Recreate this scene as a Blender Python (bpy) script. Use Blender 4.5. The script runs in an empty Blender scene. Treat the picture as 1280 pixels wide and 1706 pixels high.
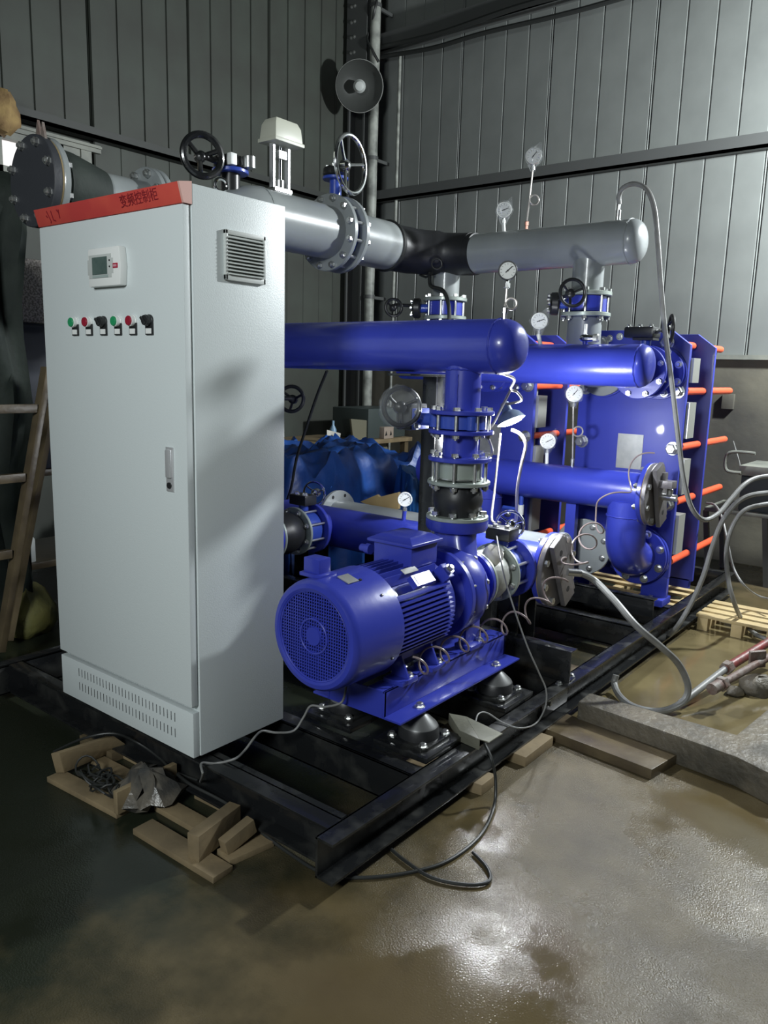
import bpy, bmesh, math, random
from mathutils import Vector as V, Quaternion, Matrix

random.seed(7)
PI = math.pi
SC = bpy.context.scene
COL = SC.collection

# ---------------------------------------------------------------- camera
cam_d = bpy.data.cameras.new('camera')
cam_d.sensor_fit = 'VERTICAL'
cam_d.sensor_height = 24.0
cam_d.lens = 24.0 * 1299.79 / 1706.0
cam_d.clip_start = 0.05
cam = bpy.data.objects.new('camera', cam_d)
COL.objects.link(cam)
cam.matrix_world = Matrix([[0.782947, -0.132076, 0.607906, 1.94629], [0.62151, 0.123943, -0.77354, -1.527313], [0.02682, 0.98346, 0.179127, 1.474456], [0.0, 0.0, 0.0, 1.0]])
SC.camera = cam

# ---------------------------------------------------------------- world, lights, exposure
SC.view_settings.view_transform = 'Standard'
SC.view_settings.look = 'None'
SC.view_settings.gamma = 1.0
SC.view_settings.use_curve_mapping = False
SC.view_settings.exposure = 0.0
world = bpy.data.worlds.new('world')
SC.world = world
world.use_nodes = True
bg = world.node_tree.nodes['Background']
bg.inputs['Color'].default_value = (0.70, 0.85, 0.95, 1)
bg.inputs['Strength'].default_value = 0.014


def area_light(name, loc, target, size, power, color=(1, 1, 1), size_y=None, spread=None):
    d = bpy.data.lights.new(name, 'AREA')
    d.energy = power
    d.color = color
    d.size = size
    if size_y:
        d.shape = 'RECTANGLE'
        d.size_y = size_y
    if spread:
        d.spread = spread
    o = bpy.data.objects.new(name, d)
    COL.objects.link(o)
    o.location = loc
    o.rotation_mode = 'QUATERNION'
    o.rotation_quaternion = (V(target) - V(loc)).to_track_quat('-Z', 'Y')
    return o


# bare flood bulb hung close to the back wall, just right of the view: it lights that wall,
# rakes the cabinet side and throws the header's shadow on it
hl_d = bpy.data.lights.new('wall_flood_lamp', 'POINT')
hl_d.energy = 800
hl_d.color = (0.93, 0.98, 1.0)
hl_d.shadow_soft_size = 0.11
hl_o = bpy.data.objects.new('wall_flood_lamp', hl_d)
COL.objects.link(hl_o)
hl_o.location = (1.84, 4.2, 3.2)
# unseen fill light added behind the camera to brighten the cabinet front
area_light('front_fill', (1.5, -3.7, 2.75), (-0.2, 0.2, 1.0), 0.9, 128, (0.93, 0.99, 1.0))

# ---------------------------------------------------------------- materials


def mat(name, col, rough=0.5, metal=0.0, coat=0.0, bump=0.0, bscale=60.0, col2=None, vscale=5.0,
        rvar=0.0, emis=None, estr=0.0, lo=0.35, hi=0.65, alpha=1.0, trans=0.0, spec=0.5):
    m = bpy.data.materials.new(name)
    m.use_nodes = True
    nt = m.node_tree
    b = nt.nodes['Principled BSDF']
    b.inputs['Base Color'].default_value = (*col, 1)
    b.inputs['Roughness'].default_value = rough
    b.inputs['Metallic'].default_value = metal
    b.inputs['Coat Weight'].default_value = coat
    b.inputs['Coat Roughness'].default_value = 0.06
    b.inputs['Specular IOR Level'].default_value = spec
    b.inputs['Alpha'].default_value = alpha
    b.inputs['Transmission Weight'].default_value = trans
    if emis:
        b.inputs['Emission Color'].default_value = (*emis, 1)
        b.inputs['Emission Strength'].default_value = estr
    tc = nt.nodes.new('ShaderNodeTexCoord')
    if col2 is not None or rvar:
        n = nt.nodes.new('ShaderNodeTexNoise')
        n.inputs['Scale'].default_value = vscale
        n.inputs['Detail'].default_value = 6
        nt.links.new(tc.outputs['Object'], n.inputs['Vector'])
        r = nt.nodes.new('ShaderNodeMapRange')
        r.inputs['From Min'].default_value = lo
        r.inputs['From Max'].default_value = hi
        nt.links.new(n.outputs['Fac'], r.inputs['Value'])
        if col2 is not None:
            mx = nt.nodes.new('ShaderNodeMix')
            mx.data_type = 'RGBA'
            mx.inputs['A'].default_value = (*col, 1)
            mx.inputs['B'].default_value = (*col2, 1)
            nt.links.new(r.outputs['Result'], mx.inputs['Factor'])
            nt.links.new(mx.outputs['Result'], b.inputs['Base Color'])
        if rvar:
            r2 = nt.nodes.new('ShaderNodeMapRange')
            r2.inputs['From Min'].default_value = lo
            r2.inputs['From Max'].default_value = hi
            r2.inputs['To Min'].default_value = rough
            r2.inputs['To Max'].default_value = max(0.03, min(1, rough + rvar))
            nt.links.new(n.outputs['Fac'], r2.inputs['Value'])
            nt.links.new(r2.outputs['Result'], b.inputs['Roughness'])
    if bump:
        n2 = nt.nodes.new('ShaderNodeTexNoise')
        n2.inputs['Scale'].default_value = bscale
        n2.inputs['Detail'].default_value = 4
        nt.links.new(tc.outputs['Object'], n2.inputs['Vector'])
        bp = nt.nodes.new('ShaderNodeBump')
        bp.inputs['Strength'].default_value = bump
        bp.inputs['Distance'].default_value = 0.01
        nt.links.new(n2.outputs['Fac'], bp.inputs['Height'])
        nt.links.new(bp.outputs['Normal'], b.inputs['Normal'])
    return m


M = {}
M['blue'] = mat('blue_gloss_paint', (0.032, 0.046, 0.37), 0.32, coat=0.28, bump=0.06, bscale=22, col2=(0.040, 0.058, 0.43), vscale=3)
M['blue_plate'] = mat('blue_satin_paint', (0.034, 0.048, 0.38), 0.46, coat=0.08, bump=0.08, bscale=18, col2=(0.042, 0.060, 0.43), vscale=3)
M['blue_valve'] = mat('lighter_blue_paint', (0.035, 0.075, 0.42), 0.32, coat=0.3, bump=0.06, bscale=40)
M['grey'] = mat('grey_gloss_paint', (0.30, 0.325, 0.322), 0.32, coat=0.3, bump=0.05, bscale=20, col2=(0.235, 0.255, 0.26), vscale=3)
M['cabinet'] = mat('cabinet_powder_coat', (0.62, 0.675, 0.675), 0.40, bump=0.07, bscale=220)
M['cab_in'] = mat('dark_gap', (0.012, 0.013, 0.014), 0.8)
M['red'] = mat('red_sign_strip', (0.50, 0.055, 0.05), 0.45, col2=(0.58, 0.085, 0.06), vscale=7)
M['marker'] = mat('dark_red_marker_ink', (0.22, 0.012, 0.02), 0.6)
M['white_plastic'] = mat('white_plastic', (0.78, 0.80, 0.78), 0.35)
M['grey_plastic'] = mat('grey_plastic', (0.50, 0.53, 0.51), 0.45)
M['screen'] = mat('display_screen', (0.07, 0.11, 0.10), 0.15, col2=(0.10, 0.145, 0.13), vscale=30)
M['badge'] = mat('red_badge', (0.42, 0.03, 0.06), 0.4)
M['green_btn'] = mat('green_button', (0.02, 0.28, 0.11), 0.35)
M['red_btn'] = mat('red_button', (0.30, 0.015, 0.035), 0.35)
M['black_plastic'] = mat('black_plastic', (0.02, 0.021, 0.022), 0.35)
M['zinc'] = mat('zinc_plated_steel', (0.62, 0.63, 0.62), 0.28, metal=0.9, bump=0.04, bscale=90)
M['satin'] = mat('satin_nickel', (0.70, 0.71, 0.72), 0.35, metal=0.55)
M['chrome'] = mat('chrome', (0.75, 0.76, 0.77), 0.12, metal=1.0)
M['black_paint'] = mat('black_gloss_paint', (0.011, 0.012, 0.013), 0.26, coat=0.3, bump=0.05, bscale=60, col2=(0.035, 0.036, 0.033), vscale=9, rvar=0.3, lo=0.5, hi=0.75)
M['rubber'] = mat('black_rubber', (0.018, 0.019, 0.021), 0.42, bump=0.04, bscale=60)
M['cast'] = mat('bare_cast_metal', (0.38, 0.39, 0.37), 0.42, metal=0.35, bump=0.2, bscale=50)
M['check'] = mat('check_valve_grey_green', (0.36, 0.41, 0.37), 0.35, metal=0.3, coat=0.2)
M['dull_flange'] = mat('dull_grey_blind_flange', (0.20, 0.195, 0.20), 0.42, metal=0.35, bump=0.12, bscale=40, col2=(0.13, 0.12, 0.125), vscale=9)
M['gasket'] = mat('ochre_gasket', (0.28, 0.21, 0.10), 0.7)
M['orange'] = mat('orange_plastic_sleeve', (0.88, 0.12, 0.045), 0.38, bump=0.05)
M['plates'] = mat('steel_heat_plates', (0.50, 0.51, 0.48), 0.4, metal=0.4)
M['dial'] = mat('white_dial', (0.80, 0.82, 0.80), 0.4)
M['film'] = mat('clear_plastic_film', (0.8, 0.84, 0.86), 0.10, alpha=0.09, spec=0.9)
M['hose'] = mat('grey_hose', (0.24, 0.245, 0.24), 0.45, bump=0.1, bscale=80, col2=(0.17, 0.17, 0.16), vscale=10)
M['hose_dark'] = mat('dark_hose', (0.05, 0.052, 0.05), 0.45)
M['copper_coil'] = mat('coiled_hose_plastic', (0.24, 0.19, 0.18), 0.3, coat=0.2)
M['white_cable'] = mat('white_cable', (0.36, 0.34, 0.31), 0.45)
M['black_cable'] = mat('black_cable', (0.022, 0.024, 0.023), 0.45)
M['steel_tube'] = mat('pale_syphon_tube', (0.50, 0.47, 0.44), 0.3, metal=0.5)
M['brass'] = mat('copper_red_nut', (0.42, 0.22, 0.17), 0.35, metal=0.6)
M['wood'] = mat('raw_wood', (0.27, 0.205, 0.115), 0.65, bump=0.2, bscale=30, col2=(0.17, 0.13, 0.075), vscale=7)
M['wood_pale'] = mat('pale_new_wood', (0.55, 0.43, 0.22), 0.6, bump=0.15, bscale=30, col2=(0.44, 0.34, 0.18), vscale=7)
M['wood_wet'] = mat('wet_dark_wood', (0.135, 0.105, 0.06), 0.35, bump=0.15, bscale=30, col2=(0.085, 0.065, 0.04), vscale=8)
M['concrete'] = mat('wet_concrete', (0.175, 0.152, 0.112), 0.40, bump=0.9, bscale=34, col2=(0.075, 0.068, 0.052), vscale=6, rvar=0.25)
M['rust'] = mat('rusty_steel', (0.12, 0.065, 0.05), 0.6, bump=0.4, bscale=60, col2=(0.20, 0.18, 0.16), vscale=18)
M['red_steel'] = mat('red_painted_steel', (0.22, 0.03, 0.03), 0.45, bump=0.2, col2=(0.12, 0.06, 0.05), vscale=20)
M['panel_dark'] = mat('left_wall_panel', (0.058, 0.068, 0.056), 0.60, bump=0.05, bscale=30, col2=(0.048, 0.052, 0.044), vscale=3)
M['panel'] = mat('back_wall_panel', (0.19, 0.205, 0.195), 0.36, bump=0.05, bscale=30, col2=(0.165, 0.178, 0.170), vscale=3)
M['girt'] = mat('dark_steel_girt', (0.085, 0.09, 0.088), 0.5)
M['girt_dark'] = mat('blackish_steel_girt', (0.040, 0.044, 0.040), 0.55)
M['girt_pale'] = mat('pale_window_rail', (0.25, 0.26, 0.22), 0.5, col2=(0.16, 0.17, 0.15), vscale=8)
M['plaster'] = mat('stained_plaster', (0.150, 0.142, 0.108), 0.8, bump=0.2, bscale=18, col2=(0.070, 0.068, 0.060), vscale=1.8, lo=0.3, hi=0.7)
M['dark_cloth'] = mat('dark_green_tarp', (0.012, 0.020, 0.016), 0.75, bump=0.3, bscale=30, col2=(0.022, 0.032, 0.025), vscale=6)
M['tarp'] = mat('blue_tarpaulin', (0.018, 0.085, 0.34), 0.42, bump=0.5, bscale=16, col2=(0.012, 0.05, 0.22), vscale=5)
M['tarp_pale'] = mat('pale_blue_tarpaulin', (0.03, 0.17, 0.50), 0.42, bump=0.4, bscale=16)
M['foam'] = mat('speckled_grey_foam', (0.50, 0.46, 0.42), 0.9, bump=0.6, bscale=90, col2=(0.22, 0.20, 0.18), vscale=90, lo=0.45, hi=0.55)
M['carton'] = mat('brown_cardboard', (0.45, 0.33, 0.15), 0.7, col2=(0.38, 0.27, 0.12), vscale=5)
M['paper'] = mat('white_paper', (0.62, 0.60, 0.52), 0.7, col2=(0.5, 0.48, 0.42), vscale=10)
M['navy'] = mat('dark_navy_box', (0.012, 0.018, 0.032), 0.5)
M['teal_box'] = mat('dull_teal_crate', (0.045, 0.06, 0.058), 0.55)
M['yellow_sack'] = mat('yellow_woven_sack', (0.20, 0.185, 0.05), 0.6, bump=0.4, bscale=40, col2=(0.11, 0.11, 0.035), vscale=5)
M['sponge'] = mat('ochre_insulation_wool', (0.42, 0.29, 0.12), 0.9, bump=0.8, bscale=25, col2=(0.27, 0.17, 0.08), vscale=12)
M['pvc'] = mat('pale_drain_pipe', (0.38, 0.40, 0.36), 0.5, col2=(0.16, 0.17, 0.155), vscale=9)
M['lamp_shade'] = mat('dull_lamp_reflector', (0.085, 0.09, 0.085), 0.35, metal=0.3)
M['pane'] = mat('lit_window_pane', (0.6, 0.6, 0.6), 0.4, emis=(1.0, 0.93, 0.90), estr=0.62)
M['lamp_glow'] = mat('glowing_lamp_face', (1, 1, 1), 0.4, emis=(0.93, 0.97, 1.0), estr=60)
M['lamp_body'] = mat('blue_grey_lamp_shell', (0.20, 0.27, 0.38), 0.4)
M['actuator'] = mat('ivory_actuator_shell', (0.55, 0.56, 0.47), 0.42)
M['ceiling'] = mat('dark_roof_sheet', (0.05, 0.055, 0.05), 0.7)
M['ink'] = mat('black_ink', (0.01, 0.01, 0.012), 0.6)
M['nameplate'] = mat('metal_nameplate', (0.45, 0.46, 0.44), 0.35, metal=0.4, col2=(0.36, 0.37, 0.36), vscale=20)
M['aluminium'] = mat('grey_cone_metal', (0.20, 0.205, 0.205), 0.36, metal=0.6)


def floor_material():
    m = bpy.data.materials.new('wet_muddy_concrete_floor')
    m.use_nodes = True
    nt = m.node_tree
    b = nt.nodes['Principled BSDF']
    tc = nt.nodes.new('ShaderNodeTexCoord')

    def noise(scale, detail=6, rough=0.55):
        n = nt.nodes.new('ShaderNodeTexNoise')
        n.inputs['Scale'].default_value = scale
        n.inputs['Detail'].default_value = detail
        n.inputs['Roughness'].default_value = rough
        nt.links.new(tc.outputs['Object'], n.inputs['Vector'])
        return n

    def rng(src, a, c, lo, hi):
        r = nt.nodes.new('ShaderNodeMapRange')
        r.inputs['From Min'].default_value = a
        r.inputs['From Max'].default_value = c
        r.inputs['To Min'].default_value = lo
        r.inputs['To Max'].default_value = hi
        nt.links.new(src, r.inputs['Value'])
        return r.outputs['Result']
    n1, n2, n3 = noise(1.4), noise(5.0), noise(190.0, 4)
    mx = nt.nodes.new('ShaderNodeMix')
    mx.data_type = 'RGBA'
    mx.inputs['A'].default_value = (0.064, 0.049, 0.024, 1)
    mx.inputs['B'].default_value = (0.128, 0.102, 0.056, 1)
    nt.links.new(rng(n2.outputs['Fac'], 0.3, 0.7, 0, 1), mx.inputs['Factor'])
    mx2 = nt.nodes.new('ShaderNodeMix')
    mx2.data_type = 'RGBA'
    mx2.inputs['B'].default_value = (0.105, 0.078, 0.034, 1)
    nt.links.new(mx.outputs['Result'], mx2.inputs['A'])
    nt.links.new(rng(n1.outputs['Fac'], 0.45, 0.6, 0, 0.7), mx2.inputs['Factor'])
    # blackish green tone covers the left part of the hall floor, with a ragged edge
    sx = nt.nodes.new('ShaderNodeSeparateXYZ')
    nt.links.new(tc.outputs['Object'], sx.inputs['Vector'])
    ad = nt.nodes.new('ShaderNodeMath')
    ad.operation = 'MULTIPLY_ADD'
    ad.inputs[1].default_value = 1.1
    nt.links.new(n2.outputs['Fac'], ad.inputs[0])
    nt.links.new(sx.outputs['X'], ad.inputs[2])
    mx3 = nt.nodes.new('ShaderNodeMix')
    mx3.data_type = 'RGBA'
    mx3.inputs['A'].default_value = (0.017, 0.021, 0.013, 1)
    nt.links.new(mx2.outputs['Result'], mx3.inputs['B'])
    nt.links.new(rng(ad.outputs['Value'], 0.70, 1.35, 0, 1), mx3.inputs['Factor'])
    nt.links.new(mx3.outputs['Result'], b.inputs['Base Color'])
    nt.links.new(rng(n1.outputs['Fac'], 0.42, 0.62, 0.36, 0.10), b.inputs['Roughness'])
    mul = nt.nodes.new('ShaderNodeMath')
    mul.operation = 'MULTIPLY'
    nt.links.new(n3.outputs['Fac'], mul.inputs[0])
    nt.links.new(rng(n1.outputs['Fac'], 0.42, 0.60, 1.0, 0.12), mul.inputs[1])
    bp = nt.nodes.new('ShaderNodeBump')
    bp.inputs['Strength'].default_value = 0.55
    bp.inputs['Distance'].default_value = 0.006
    nt.links.new(mul.outputs['Value'], bp.inputs['Height'])
    nt.links.new(bp.outputs['Normal'], b.inputs['Normal'])
    return m


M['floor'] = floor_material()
M['water'] = mat('muddy_ochre_water', (0.165, 0.135, 0.068), 0.10, bump=0.05, bscale=9, col2=(0.11, 0.088, 0.045), vscale=3)

# ---------------------------------------------------------------- mesh helpers
X, Y, Z = V((1, 0, 0)), V((0, 1, 0)), V((0, 0, 1))


def basis(axis):
    a = V(axis).normalized()
    h = Z if abs(a.z) < 0.9 else X
    u = h.cross(a).normalized()
    return u, a.cross(u), a


class MB:
    def __init__(s):
        s.v, s.f = [], []

    def add(s, vs, fs):
        n = len(s.v)
        s.v += [tuple(p) for p in vs]
        s.f += [tuple(i + n for i in f) for f in fs]
        return s

    def box(s, x0, x1, y0, y1, z0, z1):
        return s.add([(x, y, z) for x in (x0, x1) for y in (y0, y1) for z in (z0, z1)],
                     [(0, 1, 3, 2), (4, 6, 7, 5), (0, 4, 5, 1), (2, 3, 7, 6), (0, 2, 6, 4), (1, 5, 7, 3)])

    def obox(s, c, ax, ay, az, hx, hy, hz):
        c = V(c)
        ax, ay, az = V(ax).normalized() * hx, V(ay).normalized() * hy, V(az).normalized() * hz
        return s.add([c + ax * i + ay * j + az * k for i in (-1, 1) for j in (-1, 1) for k in (-1, 1)],
                     [(0, 1, 3, 2), (4, 6, 7, 5), (0, 4, 5, 1), (2, 3, 7, 6), (0, 2, 6, 4), (1, 5, 7, 3)])

    def bar(s, p0, p1, w, h, up=(0, 0, 1)):
        p0, p1 = V(p0), V(p1)
        d = (p1 - p0)
        a = d.normalized()
        side = a.cross(V(up))
        if side.length < 1e-4:
            side = a.cross(X)
        side.normalize()
        u = side.cross(a)
        return s.obox((p0 + p1) / 2, a, side, u, d.length / 2, w / 2, h / 2)

    def lathe(s, p, axis, prof, n=32, closed=False):
        """prof: list of (t along axis, radius)"""
        p = V(p)
        u, w, a = basis(axis)
        vs, fs, rings = [], [], []
        for t, r in prof:
            if r < 1e-6:
                rings.append([len(vs)])
                vs.append(p + a * t)
            else:
                rings.append(list(range(len(vs), len(vs) + n)))
                vs += [p + a * t + (u * math.cos(2 * PI * i / n) + w * math.sin(2 * PI * i / n)) * r for i in range(n)]
        pairs = list(zip(rings[:-1], rings[1:]))
        if closed:
            pairs.append((rings[-1], rings[0]))
        for A, B in pairs:
            for i in range(n):
                j = (i + 1) % n
                if len(A) == 1 and len(B) == 1:
                    continue
                if len(A) == 1:
                    fs.append((A[0], B[j], B[i]))
                elif len(B) == 1:
                    fs.append((A[i], A[j], B[0]))
                else:
                    fs.append((A[i], A[j], B[j], B[i]))
        if not closed:
            if len(rings[0]) > 1:
                fs.append(tuple(reversed(rings[0])))
            if len(rings[-1]) > 1:
                fs.append(tuple(rings[-1]))
        return s.add(vs, fs)

    def cyl(s, p0, p1, r, r1=None, n=24):
        p0, p1 = V(p0), V(p1)
        return s.lathe(p0, p1 - p0, [(0, r), ((p1 - p0).length, r if r1 is None else r1)], n)

    def ring(s, p, axis, ro, ri, t, n=32):
        return s.lathe(p, axis, [(0, ri), (0, ro), (t, ro), (t, ri)], n, closed=True)

    def torus(s, p, axis, R, r, n=32, m=10, a0=0.0, a1=2 * PI):
        u, w, a = basis(axis)
        full = abs(a1 - a0 - 2 * PI) < 1e-6
        k = n if full else n + 1
        pts = [V(p) + (u * math.cos(a0 + (a1 - a0) * i / n) + w * math.sin(a0 + (a1 - a0) * i / n)) * R for i in range(k)]
        return s.tube(pts, r, m, closed=full)

    def tube(s, pts, r, m=8, closed=False, radii=None):
        pts = [V(p) for p in pts]
        k = len(pts)
        tang = []
        for i in range(k):
            if closed:
                t = pts[(i + 1) % k] - pts[i - 1]
            else:
                t = pts[min(i + 1, k - 1)] - pts[max(i - 1, 0)]
            tang.append(t.normalized() if t.length > 1e-9 else V((0, 0, 1)))
        u = basis(tang[0])[0]
        vs, fs = [], []
        for i in range(k):
            u = (u - tang[i] * u.dot(tang[i]))
            u = u.normalized() if u.length > 1e-6 else basis(tang[i])[0]
            w = tang[i].cross(u)
            rr = radii[i] if radii else r
            vs += [pts[i] + (u * math.cos(2 * PI * j / m) + w * math.sin(2 * PI * j / m)) * rr for j in range(m)]
        rng = range(k) if closed else range(k - 1)
        off = 0
        if closed:
            # choose the rotation that lines the last ring up with the first
            last = [vs[(k - 1) * m + j] for j in range(m)]
            off = min(range(m), key=lambda q: (last[0] - vs[q]).length)
        for i in rng:
            a, b = i * m, ((i + 1) % k) * m
            o = off if (closed and i == k - 1) else 0
            for j in range(m):
                fs.append((a + j, a + (j + 1) % m, b + (j + 1 + o) % m, b + (j + o) % m))
        if not closed:
            fs.append(tuple(reversed(range(m))))
            fs.append(tuple(range((k - 1) * m, k * m)))
        return s.add(vs, fs)

    def prism(s, poly, d):
        """poly: list of 3D points (planar, any order of turn); d: extrusion vector"""
        d = V(d)
        n = len(poly)
        return s.add([V(p) for p in poly] + [V(p) + d for p in poly],
                     [tuple(range(n)), tuple(reversed(range(n, 2 * n)))] +
                     [(i, (i + 1) % n, n + (i + 1) % n, n + i) for i in range(n)])

    def mesh(s, name, off=V((0, 0, 0)), bevel=0.0, smooth=35):
        me = bpy.data.meshes.new(name)
        me.from_pydata([tuple(V(p) - off) for p in s.v], [], s.f)
        bm = bmesh.new()
        bm.from_mesh(me)
        bmesh.ops.recalc_face_normals(bm, faces=bm.faces)
        if bevel:
            es = [e for e in bm.edges if len(e.link_faces) == 2 and e.calc_face_angle(0) > 0.6]
            bmesh.ops.bevel(bm, geom=es, offset=bevel, segments=2, affect='EDGES', profile=0.6)
        for f in bm.faces:
            f.smooth = True
        lim = math.radians(smooth)
        for e in bm.edges:
            if len(e.link_faces) == 2 and e.calc_face_angle(0) > lim:
                e.smooth = False
        bm.to_mesh(me)
        bm.free()
        return me


def catmull(pts, k=8, closed=False):
    pts = [V(p) for p in pts]
    out = []
    n = len(pts)
    for i in range(n - 1):
        p0 = pts[max(i - 1, 0)]
        p1, p2 = pts[i], pts[i + 1]
        p3 = pts[min(i + 2, n - 1)]
        for j in range(k):
            t = j / k
            out.append(0.5 * ((2 * p1) + (p2 - p0) * t + (2 * p0 - 5 * p1 + 4 * p2 - p3) * t * t + (3 * p1 - p0 - 3 * p2 + p3) * t ** 3))
    out.append(pts[-1])
    return out


ORG = {}


def origin(o):
    return ORG.get(o.name, V((0, 0, 0))) if o else V((0, 0, 0))


def tag(o, label=None, cat=None, group=None, kind=None):
    if label:
        o['label'] = label
    if cat:
        o['category'] = cat
    if group:
        o['group'] = group
    if kind:
        o['kind'] = kind
    return o


def thing(name, label, cat, loc, group=None, kind=None):
    o = bpy.data.objects.new(name, None)
    o.empty_display_size = 0.05
    COL.objects.link(o)
    o.location = loc
    ORG[o.name] = V(loc)
    return tag(o, label, cat, group, kind)


def part(name, mb, m, parent=None, bevel=0.0, smooth=35, label=None, org=None, kind=None):
    """links one mesh object; vertices are given in world space"""
    po = origin(parent)
    oo = V(org) if org is not None else po
    me = mb.mesh(name, oo, bevel, smooth)
    me.materials.append(M[m] if isinstance(m, str) else m)
    o = bpy.data.objects.new(name, me)
    COL.objects.link(o)
    if parent:
        o.parent = parent
    o.location = oo - po
    ORG[o.name] = oo
    if label:
        o['label'] = label
    if kind:
        o['kind'] = kind
    return o


def single(name, mb, m, label, cat, loc, group=None, bevel=0.0, smooth=35, kind=None):
    o = part(name, mb, m, None, bevel, smooth, org=loc)
    return tag(o, label, cat, group, kind)


def struct(name, mb, m, parent=None, bevel=0.0, org=None):
    o = part(name, mb, m, parent, bevel, org=org)
    if not parent:
        o['kind'] = 'structure'
    return o


def inst(name, me, parent, loc, quat=None):
    o = bpy.data.objects.new(name, me)
    COL.objects.link(o)
    o.parent = parent
    o.location = V(loc) - origin(parent)
    if quat is not None:
        o.rotation_mode = 'QUATERNION'
        o.rotation_quaternion = quat
    ORG[o.name] = V(loc)
    return o


_bolt = {}


def bolt_mesh(L, s, m='zinc'):
    """through bolt along Z, nuts at both faces of a joint L thick; s = width of the nut"""
    k = (round(L, 3), round(s, 4), m)
    if k not in _bolt:
        b = MB()
        r = s * 0.29
        e = s * 0.55
        b.cyl((0, 0, -L / 2 - e * 1.5), (0, 0, L / 2 + e * 1.0), r, n=8)
        b.lathe((0, 0, L / 2), Z, [(0, s * 0.62), (s * 0.1, s * 0.62), (s * 0.1, s * 0.56), (e, s * 0.56)], 6)
        b.lathe((0, 0, -L / 2), -Z, [(0, s * 0.62), (s * 0.1, s * 0.62), (s * 0.1, s * 0.56), (e, s * 0.56)], 6)
        me = b.mesh('bolt')
        me.materials.append(M[m])
        _bolt[k] = me
    return _bolt[k]


def bolts(parent, c, axis, R, n, L, s=0.026, phase=0.5, m='zinc', only=None, name='bolt'):
    u, w, a = basis(axis)
    q = Z.rotation_difference(a)
    me = bolt_mesh(L, s, m)
    for i in range(n):
        if only is not None and i not in only:
            continue
        t = 2 * PI * (i + phase) / n
        inst(name, me, parent, V(c) + (u * math.cos(t) + w * math.sin(t)) * R, q)


def flange_mb(c, axis, R, t, ri=0.0, n=40, mb=None):
    """disc of thickness t centred on c"""
    a = V(axis).normalized()
    b = mb or MB()
    e = min(0.003, t * 0.2)
    if ri > 0:
        b.lathe(V(c) - a * t / 2, a, [(0, ri), (0, R - e), (e, R), (t - e, R), (t, R - e), (t, ri)], n, closed=True)
    else:
        b.lathe(V(c) - a * t / 2, a, [(0, 0), (0, R - e), (e, R), (t - e, R), (t, R - e), (t, 0)], n)
    return b


def hexhead(parent, p, axis, s, m='zinc', name='bolt'):
    """a bolt head with washer sitting on a face at p"""
    k = ('hex', round(s, 4), m)
    if k not in _bolt:
        b = MB()
        b.lathe((0, 0, -s * 0.2), Z, [(0, s * 0.75), (s * 0.32, s * 0.75), (s * 0.32, s * 0.56), (s * 0.75, s * 0.56), (s * 0.85, s * 0.4)], 6)
        b.lathe((0, 0, -s * 0.2), Z, [(0, s * 0.8), (s * 0.3, s * 0.8)], 14)
        me = b.mesh('bolt')
        me.materials.append(M[m])
        _bolt[k] = me
    return inst(name, _bolt[k], parent, p, Z.rotation_difference(V(axis).normalized()))


def handwheel(parent, c, axis, R, r=0.011, m='black_plastic', hubm=None, dish=0.35, rot=0.4, name='handwheel'):
    """rim (the part) with hub and three spokes as sub-parts"""
    u, w, a = basis(axis)
    c = V(c)
    rim = part(name, MB().torus(c, a, R, r, 36, 10), m, parent, org=c)
    hc = c - a * R * dish
    part('hub', MB().lathe(hc - a * 0.02, a, [(0, 0.018 + R * 0.08), (0.03, 0.018 + R * 0.08), (0.04, 0.012 + R * 0.05), (0.045, 0.0)], 20), hubm or m, rim)
    for k in range(3):
        t = rot + k * 2 * PI / 3
        d = u * math.cos(t) + w * math.sin(t)
        part('spoke', MB().tube([hc + d * 0.015, hc + d * R * 0.5 + a * R * dish * 0.35, c + d * R], r * 0.72, 8), m, rim)
    return rim


def shell(mb, name, m, parent, jit=0.006, **k):
    """a crumpled skin: jitters the vertices"""
    mb.v = [(x + random.uniform(-jit, jit), y + random.uniform(-jit, jit), z + random.uniform(-jit, jit)) for x, y, z in mb.v]
    return part(name, mb, m, parent, **k)


def text_part(name, body, size, loc, ux, uz, m, parent, depth=0.0006):
    c = bpy.data.curves.new(name, 'FONT')
    c.body = body
    c.size = size
    c.extrude = depth
    c.align_x = 'CENTER'
    c.align_y = 'CENTER'
    t = bpy.data.objects.new(name, c)
    COL.objects.link(t)
    bpy.context.view_layer.update()
    me = bpy.data.meshes.new_from_object(t.evaluated_get(bpy.context.evaluated_depsgraph_get()))
    bpy.data.objects.remove(t)
    bpy.data.curves.remove(c)
    me.materials.clear()
    me.materials.append(M[m])
    me.name = name
    ux, uz = V(ux).normalized(), V(uz).normalized()
    n = ux.cross(uz)
    R = Matrix((ux, uz, n)).transposed()
    for v in me.vertices:
        v.co = R @ v.co
    o = bpy.data.objects.new(name, me)
    COL.objects.link(o)
    o.parent = parent
    o.location = V(loc) - origin(parent)
    return o

# ---------------------------------------------------------------- the hall
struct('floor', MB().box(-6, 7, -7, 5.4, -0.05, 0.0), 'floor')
struct('ceiling', MB().box(-3.9, 3.2, -2.5, 5.4, 6.2, 6.26), 'ceiling')


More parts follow.
